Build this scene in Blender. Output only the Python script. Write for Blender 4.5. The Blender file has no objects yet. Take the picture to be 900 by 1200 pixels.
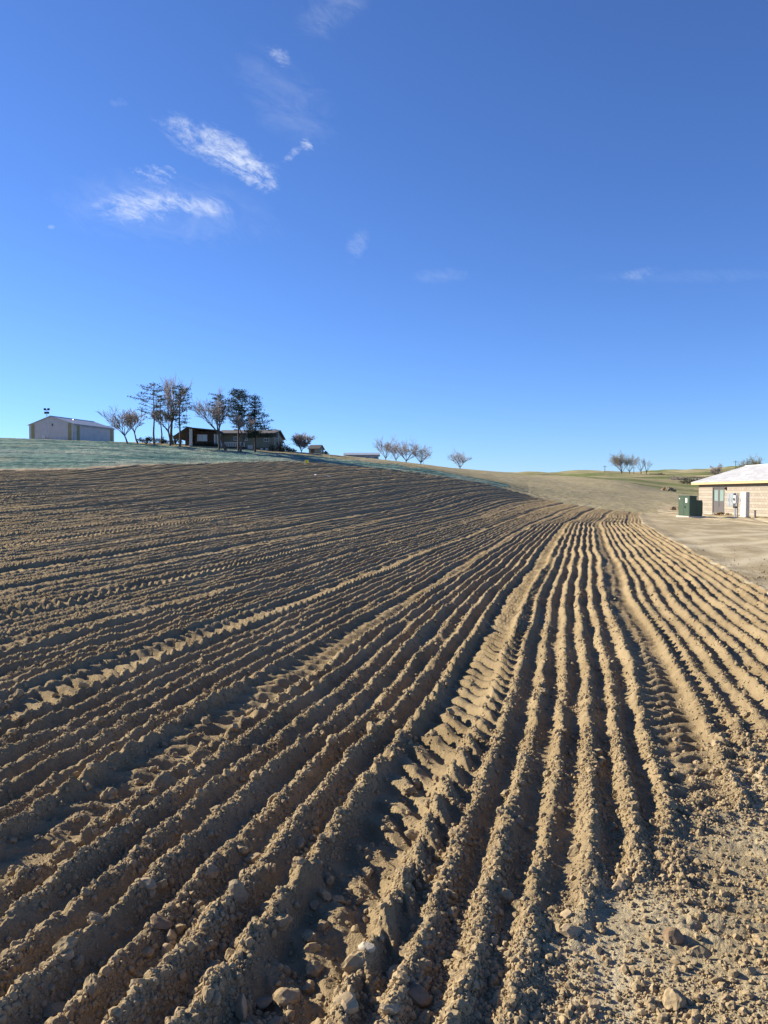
import bpy, math, random
import numpy as np
from mathutils import Vector, Matrix

S = bpy.context.scene
COL = S.collection
R = math.radians
RNG = random.Random(11)

# ------------------------------------------------------------------ camera
EYE = 1.6
PITCH = math.atan(22.0 / 900.0)
cam_d = bpy.data.cameras.new('camera')
cam = bpy.data.objects.new('camera', cam_d)
COL.objects.link(cam)
cam.location = (0, 0, EYE)
cam.rotation_euler = (math.pi / 2 - PITCH, 0, 0)
cam_d.sensor_fit = 'VERTICAL'
cam_d.sensor_height = 36.0
cam_d.lens = 27.0
cam_d.clip_start = 0.05
cam_d.clip_end = 9000
S.camera = cam

# ------------------------------------------------------------------ light and sky
SUN_EL, SUN_AZ = R(25.5), R(-68)          # azimuth from +Y, clockwise positive
sun_dir = Vector((math.cos(SUN_EL) * math.sin(SUN_AZ), math.cos(SUN_EL) * math.cos(SUN_AZ), math.sin(SUN_EL)))
sun_d = bpy.data.lights.new('sun', 'SUN')
sun_d.energy = 5.0
sun_d.angle = R(0.53)
sun_d.color = (1.0, 0.915, 0.75)
sun = bpy.data.objects.new('sun', sun_d)
COL.objects.link(sun)
sun.rotation_euler = sun_dir.to_track_quat('Z', 'Y').to_euler()

S.view_settings.view_transform = 'Standard'
S.view_settings.look = 'None'
S.view_settings.gamma = 1.0
S.view_settings.use_curve_mapping = False
S.view_settings.exposure = 1.10


def pix(px, py):
    """(x/y, z/y) of the sight line through a point of the 900 x 1200 photograph."""
    a, b = (px - 450) / 900.0, (600 - py) / 900.0
    w = math.cos(PITCH) + b * math.sin(PITCH)
    return a / w, (-math.sin(PITCH) + b * math.cos(PITCH)) / w


class NT:
    """small node-tree writer"""
    def __init__(self, tree):
        self.t = tree
        self.n = tree.nodes
        self.l = tree.links

    def new(self, typ, **kw):
        nd = self.n.new(typ)
        for k, v in kw.items():
            setattr(nd, k, v)
        return nd

    def put(self, sock, v):
        if hasattr(v, 'is_linked'):
            self.l.new(v, sock)
        elif isinstance(v, (tuple, list)):
            if len(v) == 3 and sock.type == 'RGBA':
                v = (*v, 1)
            sock.default_value = v
        else:
            sock.default_value = v

    def math(self, op, a, b=0.0, clamp=False):
        nd = self.new('ShaderNodeMath', operation=op, use_clamp=clamp)
        self.put(nd.inputs[0], a)
        self.put(nd.inputs[1], b)
        return nd.outputs[0]

    def noise(self, vec, scale, detail=4, rough=0.55, dist=0.0):
        nd = self.new('ShaderNodeTexNoise')
        if vec is not None:
            self.put(nd.inputs['Vector'], vec)
        nd.inputs['Scale'].default_value = scale
        nd.inputs['Detail'].default_value = detail
        nd.inputs['Roughness'].default_value = rough
        nd.inputs['Distortion'].default_value = dist
        return nd.outputs['Fac']

    def ramp(self, fac, lo, hi, smooth=True):
        nd = self.new('ShaderNodeMapRange', interpolation_type='SMOOTHSTEP' if smooth else 'LINEAR')
        self.put(nd.inputs[0], fac)
        nd.inputs[1].default_value = lo
        nd.inputs[2].default_value = hi
        return nd.outputs[0]

    def mix(self, fac, a, b, mode='MIX'):
        nd = self.new('ShaderNodeMix', data_type='RGBA', blend_type=mode)
        self.put(nd.inputs[0], fac)
        self.put(nd.inputs[6], a)
        self.put(nd.inputs[7], b)
        return nd.outputs[2]


world = bpy.data.worlds.new('World')
S.world = world
world.use_nodes = True
world.node_tree.nodes.clear()
W = NT(world.node_tree)
sky = W.new('ShaderNodeTexSky', sky_type='NISHITA')
sky.sun_disc = False
sky.sun_elevation = SUN_EL
sky.sun_rotation = SUN_AZ
sky.altitude = 1500
sky.air_density = 1.0
sky.dust_density = 0.1
sky.ozone_density = 3.6
SKY_STRENGTH = 0.071
# cirrus wisps, drawn on the plane y = 1 (x/y, z/y)
tc = W.new('ShaderNodeTexCoord')
sep = W.new('ShaderNodeSeparateXYZ')
W.put(sep.inputs[0], tc.outputs['Generated'])
ysafe = W.math('MAXIMUM', sep.outputs[1], 0.02)
ct = W.math('DIVIDE', sep.outputs[0], ysafe)
ce = W.math('DIVIDE', sep.outputs[2], ysafe)
front = W.ramp(sep.outputs[1], 0.05, 0.2)


# two shared fields of fibres, combed along the drift of the high cloud
_a = R(-27)
fu = W.math('ADD', W.math('MULTIPLY', ct, math.cos(_a)), W.math('MULTIPLY', ce, math.sin(_a)))
fv = W.math('ADD', W.math('MULTIPLY', ct, -math.sin(_a)), W.math('MULTIPLY', ce, math.cos(_a)))
cmb = W.new('ShaderNodeCombineXYZ')
W.put(cmb.inputs[0], fu)
W.put(cmb.inputs[1], W.math('MULTIPLY', fv, 2.1))
N_BROAD = W.noise(cmb.outputs[0], 17, 8, 0.66, 0.9)
N_FINE = W.noise(cmb.outputs[0], 75, 5, 0.65, 0.5)


def cloud(px, py, la, lb, ang, dens, lo, hi, fine=0.35):
    t0, e0 = pix(px, py)
    a = R(ang)
    dx = W.math('SUBTRACT', ct, t0)
    dy = W.math('SUBTRACT', ce, e0)
    un = W.math('ADD', W.math('MULTIPLY', dx, math.cos(a) * 900 / la), W.math('MULTIPLY', dy, math.sin(a) * 900 / la))
    vn = W.math('ADD', W.math('MULTIPLY', dx, -math.sin(a) * 900 / lb), W.math('MULTIPLY', dy, math.cos(a) * 900 / lb))
    r2 = W.math('ADD', W.math('MULTIPLY', un, un), W.math('MULTIPLY', vn, vn))
    body = W.math('MAXIMUM', W.math('SUBTRACT', 1.0, r2), -1.5)   # 1 in the middle, 0 at the rim
    n = W.math('ADD', W.math('MULTIPLY', N_BROAD, 1 - fine), W.math('MULTIPLY', N_FINE, fine))
    val = W.math('ADD', n, W.math('MULTIPLY', body, 0.16))
    m = W.math('MULTIPLY', W.ramp(val, lo, hi), W.ramp(body, -0.7, 0.9))
    return W.math('MULTIPLY', m, dens)


clouds = [
    cloud(257, 175, 80, 23, -27, 0.85, 0.48, 0.90),
    cloud(290, 200, 56, 17, -34, 0.55, 0.53, 0.88),
    cloud(168, 241, 56, 22, 5, 0.78, 0.48, 0.92),
    cloud(192, 246, 130, 42, -6, 0.13, 0.40, 0.95, 0.15),
    cloud(228, 242, 50, 13, -4, 0.50, 0.50, 0.86),
    cloud(327, 66, 18, 11, -38, 0.30, 0.50, 0.86, 0.6),
    cloud(338, 120, 90, 40, -45, 0.10, 0.42, 0.95, 0.15),
    cloud(360, 170, 10, 7, -40, 0.50, 0.48, 0.80, 0.7),
    cloud(343, 180, 16, 6, 40, 0.28, 0.48, 0.85, 0.6),
    cloud(418, 287, 24, 13, 66, 0.19, 0.45, 0.90, 0.4),
    cloud(392, 10, 55, 28, 35, 0.16, 0.42, 0.95, 0.2),
    cloud(748, 321, 30, 7, 12, 0.15, 0.46, 0.86, 0.5),
    cloud(810, 324, 130, 9, 1, 0.06, 0.42, 0.9, 0.3),
    cloud(520, 323, 40, 10, 3, 0.09, 0.45, 0.9, 0.4),
    cloud(181, 202, 36, 16, -4, 0.40, 0.58, 0.84, 0.6),
    cloud(140, 120, 14, 7, 0, 0.12, 0.52, 0.86, 0.6),
    cloud(60, 266, 5, 3, 0, 0.2, 0.46, 0.8, 0.7),
]
cm = clouds[0]
for c in clouds[1:]:
    # screen: 1 - (1-a)(1-b)
    cm = W.math('SUBTRACT', 1.0, W.math('MULTIPLY', W.math('SUBTRACT', 1.0, cm), W.math('SUBTRACT', 1.0, c)))
cm = W.math('MULTIPLY', cm, front)
hs_ = W.new('ShaderNodeHueSaturation')
hs_.inputs['Saturation'].default_value = 1.0
W.put(hs_.inputs['Color'], sky.outputs[0])
tint = W.mix(1.0, hs_.outputs[0], (0.64, 0.84, 1.22), 'MULTIPLY')
skycol = W.mix(cm, tint, (6.6, 7.0, 7.6))
bg = W.new('ShaderNodeBackground')
W.put(bg.inputs[0], skycol)
bg.inputs[1].default_value = SKY_STRENGTH
wo = W.new('ShaderNodeOutputWorld')
W.l.new(bg.outputs[0], wo.inputs[0])


# ------------------------------------------------------------------ materials
def mat(name):
    m = bpy.data.materials.new(name)
    m.use_nodes = True
    m.node_tree.nodes.clear()
    t = NT(m.node_tree)
    b = t.new('ShaderNodeBsdfPrincipled')
    o = t.new('ShaderNodeOutputMaterial')
    t.l.new(b.outputs[0], o.inputs[0])
    b.inputs['Roughness'].default_value = 0.9
    b.inputs['Specular IOR Level'].default_value = 0.2
    return m, t, b


def bump(t, b, h, dist, strength=1.0):
    nd = t.new('ShaderNodeBump')
    nd.inputs['Strength'].default_value = strength
    nd.inputs['Distance'].default_value = dist
    t.put(nd.inputs['Height'], h)
    t.l.new(nd.outputs[0], b.inputs['Normal'])


def plain(name, col, rough=0.8, vary=0.12, scale=6.0, metal=0.0, spec=0.3, wear=None):
    """base colour with mottling and a fine relief"""
    m, t, b = mat(name)
    g = t.new('ShaderNodeTexCoord').outputs['Object']
    n = t.noise(g, scale, 5, 0.6)
    n2 = t.noise(g, scale * 9, 3, 0.6)
    f = t.math('ADD', t.math('MULTIPLY', n, 0.7), t.math('MULTIPLY', n2, 0.3))
    lo = tuple(c * (1 - vary) for c in col)
    hi = tuple(min(1, c * (1 + vary)) for c in col)
    c = t.mix(t.ramp(f, 0.3, 0.7), lo, hi)
    if wear:
        c = t.mix(t.math('MULTIPLY', t.ramp(n, 0.58, 0.72), 0.6), c, wear)
    t.put(b.inputs['Base Color'], c)
    b.inputs['Roughness'].default_value = rough
    b.inputs['Metallic'].default_value = metal
    b.inputs['Specular IOR Level'].default_value = spec
    return m


def soil_mat(name, dark, light, pale, bscale=1.0, dry_attr=True):
    m, t, b = mat(name)
    g = t.new('ShaderNodeTexCoord').outputs['Object']
    if not dry_attr:
        mp = t.new('ShaderNodeMapping')
        t.put(mp.inputs[0], g)
        mp.inputs['Scale'].default_value = (0.022, 0.022, 0.022)
        g = mp.outputs[0]
        bscale = 0.0
    big = t.noise(g, 0.35, 4, 0.6)
    mid = t.noise(g, 5.0, 5, 0.65)
    fine = t.noise(g, 55.0, 4, 0.7)
    c = t.mix(t.ramp(mid, 0.3, 0.7), dark, light)
    c = t.mix(t.math('MULTIPLY', t.ramp(fine, 0.45, 0.75), 0.45), c, pale)
    speck = t.noise(g, 230.0, 2, 0.6)
    c = t.mix(t.math('MULTIPLY', t.ramp(speck, 0.55, 0.70), 0.40), c, tuple(x * 0.55 for x in dark))
    c = t.mix(t.math('MULTIPLY', t.ramp(speck, 0.42, 0.28), 0.40), c, tuple(min(1, x * 1.2) for x in pale))
    c = t.mix(t.math('MULTIPLY', t.ramp(big, 0.42, 0.62), 0.5), c, tuple(x * 0.78 for x in light))
    if dry_attr:
        at = t.new('ShaderNodeAttribute', attribute_name='dry')
        c = t.mix(at.outputs['Fac'], c, pale)
    t.put(b.inputs['Base Color'], c)
    b.inputs['Roughness'].default_value = 1.0
    b.inputs['Specular IOR Level'].default_value = 0.05
    f2 = t.noise(g, 140.0, 4, 0.7)
    h = t.math('ADD', t.math('MULTIPLY', fine, 1.0), t.math('MULTIPLY', f2, 0.45))
    if bscale:
        bump(t, b, h, 0.016 * bscale, 1.0)
    return m


M = {}
M['soil'] = soil_mat('ploughed_soil', (0.205, 0.148, 0.080), (0.315, 0.234, 0.131), (0.425, 0.330, 0.197))
M['packed'] = soil_mat('packed_dirt', (0.275, 0.212, 0.122), (0.375, 0.300, 0.180), (0.540, 0.455, 0.305), 0.9)
M['track'] = soil_mat('pale_dirt', (0.34, 0.26, 0.17), (0.41, 0.33, 0.22), (0.47, 0.38, 0.27), 0.7)
M['clod'] = soil_mat('soil_clod', (0.235, 0.171, 0.096), (0.345, 0.260, 0.150), (0.465, 0.367, 0.228), 0.6, False)
M['stone_tan'] = soil_mat('tan_stone', (0.30, 0.22, 0.13), (0.38, 0.29, 0.18), (0.46, 0.37, 0.24), 0.35, False)
M['stone_pale'] = soil_mat('pale_stone', (0.36, 0.31, 0.23), (0.42, 0.365, 0.28), (0.48, 0.43, 0.34), 0.2, False)
M['stone_grey'] = soil_mat('grey_stone', (0.22, 0.170, 0.110), (0.31, 0.245, 0.160), (0.38, 0.31, 0.21), 0.5, False)
M['stone_brown'] = soil_mat('brown_stone', (0.17, 0.118, 0.072), (0.25, 0.178, 0.112), (0.33, 0.245, 0.155), 0.35, False)


def cover_mat(name, cols, scales, thr, comb=0.45, w=0.09):
    m, t, b = mat(name)
    g = t.new('ShaderNodeTexCoord').outputs['Object']
    c = cols[0]
    for cc, sc, th in zip(cols[1:], scales, thr):
        mp = t.new('ShaderNodeMapping')
        t.put(mp.inputs[0], g)
        mp.inputs['Scale'].default_value = (comb, 1.0, 1.0)
        n = t.noise(mp.outputs[0], sc, 6, 0.62, 0.3)
        c = t.mix(t.ramp(n, th - w, th + w), c, cc)
    at = t.new('ShaderNodeAttribute', attribute_name='dry')
    c = t.mix(at.outputs['Fac'], c, (0.36, 0.29, 0.18))
    t.put(b.inputs['Base Color'], c)
    b.inputs['Roughness'].default_value = 1.0
    b.inputs['Specular IOR Level'].default_value = 0.05
    n = t.noise(g, 9.0, 5, 0.7)
    bump(t, b, n, 0.12, 0.8)
    return m


M['teal'] = cover_mat('blue_green_mulch', [(0.170, 0.255, 0.210), (0.070, 0.145, 0.130), (0.31, 0.345, 0.275)], [1.1, 1.7], [0.50, 0.57], 0.05, 0.035)
M['drygrass'] = cover_mat('dry_grass', [(0.36, 0.300, 0.180), (0.29, 0.245, 0.140), (0.42, 0.355, 0.230), (0.29, 0.255, 0.140)], [1.3, 0.45, 0.09], [0.52, 0.60, 0.60])
M['golf'] = cover_mat('rough_and_fairway', [(0.140, 0.165, 0.055), (0.36, 0.300, 0.170), (0.11, 0.100, 0.055)], [0.022, 0.04], [0.48, 0.60])

M['block'] = None
# ------------------------------------------------------------------ numpy noise
_P = np.random.RandomState(5)
_G = _P.uniform(0, 2 * np.pi, 4096).astype(np.float32)
_GC, _GS = np.cos(_G), np.sin(_G)


def _hash(ix, iy, seed):
    h = (ix.astype(np.uint32) * np.uint32(374761393)) ^ (iy.astype(np.uint32) * np.uint32(668265263)) ^ np.uint32((seed * 2246822519 + 3266489917) & 0xffffffff)
    h ^= h >> np.uint32(15)
    h *= np.uint32(2246822519)
    h ^= h >> np.uint32(13)
    h *= np.uint32(3266489917)
    h ^= h >> np.uint32(16)
    return h


def rnd(ix, iy, seed):
    return (_hash(ix, iy, seed) & np.uint32(0xffff)).astype(np.float32) / 65535.0


def perlin(x, y, seed=0):
    fx, fy = np.floor(x), np.floor(y)
    ix, iy = fx.astype(np.int64), fy.astype(np.int64)
    dx, dy = (x - fx).astype(np.float32), (y - fy).astype(np.float32)
    sx = dx * dx * dx * (dx * (dx * 6 - 15) + 10)
    sy = dy * dy * dy * (dy * (dy * 6 - 15) + 10)

    def g(i, j):
        k = _hash(ix + i, iy + j, seed) & np.uint32(4095)
        return _GC[k] * (dx - i) + _GS[k] * (dy - j)
    a = g(0, 0)
    a += sx * (g(1, 0) - a)
    b = g(0, 1)
    b += sx * (g(1, 1) - b)
    return (a + sy * (b - a)) * 1.5


def domes(x, y, cell, seed):
    """lumps: the tallest of randomly sized half-domes scattered one per cell"""
    gx, gy = x / cell, y / cell
    fx, fy = np.floor(gx), np.floor(gy)
    ix, iy = fx.astype(np.int64), fy.astype(np.int64)
    dx, dy = (gx - fx).astype(np.float32), (gy - fy).astype(np.float32)
    out = np.zeros_like(dx)
    for i in (-1, 0, 1):
        for j in (-1, 0, 1):
            h = _hash(ix + i, iy + j, seed)
            jx = (h & np.uint32(1023)).astype(np.float32) / 1023.0
            jy = ((h >> np.uint32(10)) & np.uint32(1023)).astype(np.float32) / 1023.0
            rr = ((h >> np.uint32(20)) & np.uint32(1023)).astype(np.float32) / 1023.0
            rad = 0.25 + 0.55 * rr
            q = 1 - ((i + jx - dx) ** 2 + (j + jy - dy) ** 2) / (rad * rad)
            np.maximum(out, np.sqrt(np.maximum(q, 0)) * rad, out=out)
    return out * cell


def sst(a, b, x):
    t = np.clip((x - a) / (b - a), 0, 1)
    return t * t * (3 - 2 * t)


# ------------------------------------------------------------------ lie of the land
def pchip(x, y, xq):
    x = np.asarray(x, float)
    y = np.asarray(y, float)
    h = np.diff(x)
    dl = np.diff(y) / h
    m = np.zeros_like(y)
    for k in range(1, len(x) - 1):
        if dl[k - 1] * dl[k] > 0:
            w1, w2 = 2 * h[k] + h[k - 1], h[k] + 2 * h[k - 1]
            m[k] = (w1 + w2) / (w1 / dl[k - 1] + w2 / dl[k])
    m[0], m[-1] = dl[0], dl[-1]
    k = np.clip(np.searchsorted(x, xq) - 1, 0, len(x) - 2)
    t = (xq - x[k]) / h[k]
    t2, t3 = t * t, t * t * t
    return (2 * t3 - 3 * t2 + 1) * y[k] + (t3 - 2 * t2 + t) * h[k] * m[k] + (-2 * t3 + 3 * t2) * y[k + 1] + (t3 - t2) * h[k] * m[k + 1]


DEPTH = [14, 25, 40, 60, 70, 80, 90, 110, 150, 200, 300, 500, 900, 1600, 4000]
PROFILE = {   # horizontal place in the photograph: the height in it of the ground at each depth
    -900: [668, 606, 567, 549, 530, 516, 511.5, 511, 511, 511, 518, 540, 555, 560, 570],
    -150: [669, 607, 569, 551, 531, 517, 512.5, 512, 511.5, 511.5, 518, 540, 555, 560, 570],
    0:    [671, 609, 571, 552.5, 533, 519, 514.5, 514, 513.5, 513.5, 520, 540, 555, 560, 570],
    100:  [674, 613, 576, 552, 535, 522, 517.8, 517.6, 517, 517, 523, 542, 555, 560, 570],
    200:  [676, 617, 580, 551.5, 540.5, 529, 521.5, 521, 520.5, 520, 526, 545, 556, 560, 570],
    330:  [679, 625, 588, 558, 546.5, 537, 529.6, 529.2, 528.8, 528.6, 535, 548, 556, 560, 570],
    430:  [680, 631, 598, 566, 556, 548, 539.5, 538, 537.3, 537, 542, 550, 556, 560, 570],
    500:  [680.9, 634, 605, 574, 564.5, 556, 549, 546.5, 545, 544.5, 547, 552, 556, 560, 570],
    560:  [680.9, 635.3, 610, 581, 572.5, 565, 560.5, 556, 553.5, 551.5, 553, 555, 557, 560, 570],
    640:  [680.9, 635.6, 613, 593, 587, 581, 576, 569, 561.5, 557.5, 556.5, 556, 557, 560, 570],
    720:  [680.9, 635.6, 614, 600, 595, 590, 586, 577, 567, 561.5, 559, 556, 556.5, 560, 570],
    780:  [680.9, 635.6, 614, 602, 598.3, 595, 591.5, 584, 576, 569.5, 563.5, 557, 552.5, 560, 570],
    830:  [680.9, 635.6, 614, 602, 598.8, 596, 593.5, 588, 580, 573, 565, 557, 550, 560, 570],
    900:  [680.9, 635.6, 614, 602, 598.6, 596, 594, 590, 583, 576, 567, 557, 547, 556, 570],
    1100: [680.9, 635.6, 614, 602, 598.6, 596, 594, 590, 583, 576, 567, 557, 545, 553, 570],
    1800: [680.9, 635.6, 614, 602, 598.6, 596, 594, 590, 583, 576, 567, 557, 545, 553, 570],
}
_tc = np.array([(p - 450) / 900.0 for p in PROFILE])
_lq = np.linspace(math.log(1.0), math.log(4000), 700)
_dq = np.exp(_lq)
_zc = []
for p, ys in PROFILE.items():
    zz = [0, 0, 0] + [EYE + pix(p, y)[1] * d for y, d in zip(ys, DEPTH)]
    _zc.append(pchip([0.5, 4, 8] + DEPTH, zz, _dq))
_zc = np.array(_zc)
_tq = np.linspace(_tc[0], _tc[-1], 600)
ZT = np.array([pchip(_tc, _zc[:, k], _tq) for k in range(len(_dq))]).T      # [t, d]


def base_z(x, y):
    y = np.maximum(y, 1.0)
    t = np.clip(x / y, _tq[0], _tq[-1] - 1e-6)
    ft = (t - _tq[0]) / (_tq[1] - _tq[0])
    fd = np.clip((np.log(y) - _lq[0]) / (_lq[1] - _lq[0]), 0, len(_lq) - 1.001)
    i, j = np.clip(ft.astype(int), 0, len(_tq) - 2), fd.astype(int)
    a, b = ft - i, fd - j
    return (ZT[i, j] * (1 - a) + ZT[i + 1, j] * a) * (1 - b) + (ZT[i, j + 1] * (1 - a) + ZT[i + 1, j + 1] * a) * b


ROW = 0.19
TH = R(14.5)


def field_uv(x, y):
    u = x * math.cos(TH) - y * math.sin(TH)
    v = x * math.sin(TH) + y * math.cos(TH)
    u = u - 0.0013 * np.maximum(v - 28, 0) ** 2
    u = u + 0.16 * perlin(v / 9.0, u / 7.0, 3) + 0.045 * perlin(v / 2.6, u / 1.1, 4)
    return u, v


EDGE_PX = [-900, -300, 0, 100, 230, 330, 400, 470, 560, 640, 700, 760, 820, 1800]
EDGE_D = [50, 56, 59, 60.5, 67, 75, 78, 80, 78, 72, 64, 60, 56, 50]


def masks(x, y):
    """zone weights and coordinates at points of the ground"""
    yy = np.maximum(y, 1.0)
    px = 450 + 900 * x / yy
    u, v = field_uv(x, y)
    wob = perlin(x / 3.0, y / 3.0, 21) * 0.6
    edge = np.interp(px, EDGE_PX, EDGE_D) + wob
    n1 = perlin(x / 0.6, y / 0.6, 22)
    n2 = perlin(x / 0.17, y / 0.17, 23)
    s_head = (x - 0.88) * 0.766 - (y - 2.92) * 0.643
    head = sst(-0.34, 0.26, s_head + 0.20 * n1 + 0.06 * n2)
    yard = sst(2.55, 3.0, u + 0.16 * n1 + 0.02 * np.maximum(y - 20, 0) * 0)
    packed = np.maximum(head, yard)
    beyond = y > edge
    return px, u, v, edge, head, yard, packed, beyond


def detail(x, y, sp, near_only=False):
    """relief of the ground on top of base_z; sp is the sampling distance there"""
    px, u, v, edge, head, yard, packed, beyond = masks(x, y)

    def fade(lam):
        return np.clip((lam / np.maximum(sp, 1e-4) - 2.0) / 2.0, 0, 1).astype(np.float32)
    def grain(lam, keep):
        return np.clip(lam / np.maximum(sp, 1e-4), keep, 1).astype(np.float32)
    # ploughed rows
    u = u + 0.016 * perlin(v / 0.55, u / 0.23, 24) + 0.008 * perlin(v / 0.2, u / 0.15, 25)
    rid = np.floor(u / ROW + 0.5)
    rr = rnd(rid.astype(np.int64), (v / 1.4).astype(np.int64) * 0, 31)
    c = 0.5 + 0.5 * np.cos(2 * np.pi * u / ROW)
    ridge = c ** 1.5
    amp = 0.062 * (1 + 0.25 * sst(18, 40, y)) * (0.74 + 0.46 * rr) * (1 + 0.45 * perlin(v / 0.8, rid * 3.7, 32) + 0.20 * perlin(v / 0.25, rid * 5.3, 33))
    k = np.round((u + 0.92) / 1.55)
    du = (u + 0.92) - k * 1.55 + 0.03 * perlin(v / 4.0, k * 2.3, 34)
    kr = rnd(k.astype(np.int64), np.zeros_like(k, dtype=np.int64) + 9, 35)
    k0 = (k == 0)
    depth = np.where(k0, 1.0, 0.35 + 0.75 * kr)
    depth = np.where(k == 1, 0.75, depth)
    depth = np.where(k == -1, 0.8, depth)
    depth = np.where(k == -2, 1.0, depth)
    half = np.where(k0, 0.165, np.where(k == 1, 0.12, 0.19))
    ad = np.abs(du)
    tm = (1 - sst(half - 0.05, half + 0.045, ad)) * np.clip(depth, 0, 1)
    slant = np.where(k0, 1.15, np.where(k % 2 == 0, 0.6, -0.6))
    lugp = (v + slant * du + 0.25 * ad + 0.022 * perlin(v / 0.35, k * 1.7, 36)) / np.where(k0, 0.25, 0.215)
    tri = np.abs(2 * (lugp - np.floor(lugp)) - 1)
    lug = sst(0.28, 0.62, tri) * fade(0.22)
    bermw = np.exp(-((ad - half - 0.055) / 0.055) ** 2) * depth
    hump = sst(0.2, 0.75, 0.5 + 0.5 * np.cos(2 * np.pi * (v + 0.25 * ad + slant * du) / np.where(k0, 0.25, 0.215) + 1.0))
    wf = sst(26, 40, y) * sst(-4.5, -9, u)
    c2 = (0.5 + 0.5 * np.cos(2 * np.pi * u / (2 * ROW) + 0.9 * perlin(v / 6.0, u / 1.2, 29))) ** 1.2
    amp2 = 0.125 * (1 + 0.30 * perlin(v / 1.1, np.round(u / (2 * ROW)) * 3.1, 28))
    h = (amp * ridge * (1 - wf) + amp2 * c2 * wf) * (1 - 0.88 * tm)
    h = h + wf * (0.022 * perlin(v / 1.5, u / 0.4, 27) + 0.06 * perlin(u / 0.8, v / 20.0, 26))
    h = h + tm * (-0.034 + np.where(k0, 0.068, 0.052) * (0.35 + 0.65 * sst(2.6, 4.6, y)) * lug * (0.75 + 0.6 * perlin(v / 0.5, u / 0.2, 37)))
    h = h + bermw * np.where(du > 0, 1.25, 0.8) * (0.010 + 0.046 * hump * fade(0.24)) * (0.6 + 0.4 * kr)
    h = h + 0.022 * perlin(u / 0.55, v / 14.0, 38) + 0.010 * perlin(u / 0.25, v / 3.0, 39)
    # lumps
    loose = (0.25 + 0.75 * ridge) * (1 - 0.88 * tm) * (1 + 0.3 * n_big(x, y))
    close = 1.0 - 0.55 * sst(3.0, 9.0, y)
    h = h + tm * 0.03 * (1 - sst(2.6, 4.8, y)) * perlin(x / 0.13, y / 0.13, 40)
    h = h + 0.014 * perlin(x / 0.11, y / 0.11, 41) * grain(0.07, 0.32) * loose
    h = h + 0.013 * perlin(x / 0.045, y / 0.045, 42) * grain(0.045, 0.3) * (0.3 + loose)
    h = h + 0.0065 * perlin(x / 0.019, y / 0.019, 43) * fade(0.02) * (0.4 + 0.8 * loose)
    near = y < 14
    dm1 = np.zeros_like(h)
    dm2 = np.zeros_like(h)
    if near.any():
        xn, yn = x[near], y[near]
        dm1[near] = domes(xn, yn, 0.062, 51)
        dm2[near] = domes(xn, yn, 0.028, 52)
    lump = perlin(x / 0.35, y / 0.35, 44) * 0.5 + 0.5
    h = h + (dm1 * 0.26 * fade(0.05) * loose * close * (0.35 + lump) + dm2 * 0.26 * fade(0.025) * (0.35 + 0.65 * loose) * close)
    field_h = h
    # packed dirt of the yard and the headland
    p = 0.030 * perlin(x / 1.6, y / 1.6, 61) + 0.008 * perlin(x / 0.4, y / 0.4, 62)
    p = p + 0.0045 * perlin(x / 0.09, y / 0.09, 63) * fade(0.09) + 0.003 * perlin(x / 0.03, y / 0.03, 64) * fade(0.03)
    scat = np.clip(perlin(x / 0.5, y / 0.5, 65) * 1.2 + 0.35, 0, 1)
    p = p + fade(0.04) * (dm1 * 0.35 * np.maximum(scat - 0.45, 0) + dm2 * 0.42 * scat * (0.35 + 0.9 * np.clip(1 - head, 0, 1) + 0.3 * head))
    for (a, off, wd, dp) in ((0.34, 6.0, 0.28, 0.05), (0.34, 7.9, 0.28, 0.05), (0.62, 3.4, 0.3, 0.06), (0.62, 1.6, 0.3, 0.05), (0.10, 15.5, 0.3, 0.05), (0.10, 17.3, 0.3, 0.05)):
        w = x * math.cos(a) - y * math.sin(a) - off + 0.25 * perlin(y / 6.0, x / 40.0 + off, 66)
        vv = x * math.sin(a) + y * math.cos(a)
        g = np.exp(-(w / wd) ** 2)
        p = p - dp * g + 0.35 * dp * np.exp(-((np.abs(w) - wd * 1.7) / 0.15) ** 2)
        p = p + 0.018 * g * np.sin(2 * np.pi * vv / 0.2) * fade(0.2)
    # lug prints on the headland close to the camera
    w = (x - 1.62) * 0.92 - (y - 3.6) * 0.39
    vv = (x - 1.62) * 0.39 + (y - 3.6) * 0.92
    g = np.exp(-(w / 0.13) ** 4) * sst(1.6, 0.6, np.abs(vv))
    p = p + 0.020 * g * (np.sin(2 * np.pi * vv / 0.15) - 0.4) * (0.5 + scat)
    rim = np.exp(-((u - 2.85) / 0.30) ** 2) * (1 - head)
    p = p + rim * 0.05 * (0.6 + 0.6 * lump)
    out = field_h * (1 - packed) + p * packed
    # transition strip of loose clods where the rows give out
    tr = np.clip(1 - np.abs(head - 0.5) * 2, 0, 1)
    out = out + tr * (0.025 * lump + 0.25 * dm1 * fade(0.05))
    # beyond the field
    q = 0.05 * perlin(x / 2.0, y / 2.0, 71) + 0.03 * perlin(x / 0.5, y / 0.5, 72) * fade(0.5)
    yr = y + 0.02 * x + 0.35 * perlin(x / 14.0, y / 6.0, 73)
    lines = np.cos(2 * np.pi * yr / 1.15) * 0.10 * (0.6 + 0.5 * perlin(x / 9.0, yr, 77)) * fade(1.15)
    lk = np.round(yr / 2.3)
    ld = np.abs(yr - lk * 2.3)
    lines = lines + np.exp(-(ld / 0.28) ** 2) * (-0.12 + 0.10 * perlin(x / 0.9, yr / 0.6, 78)) * (y > 60)
    teal = (px < 620) & (y < 122)
    q = q + np.where(teal, lines, 0)
    far = sst(150, 320, y)
    q = q + far * (2.4 * perlin(x / 60.0, y / 75.0, 74) + 0.9 * perlin(x / 22.0, y / 30.0, 75)) * np.clip(y / 400.0, 0.3, 1.5) * sst(420, 620, px)
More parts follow.
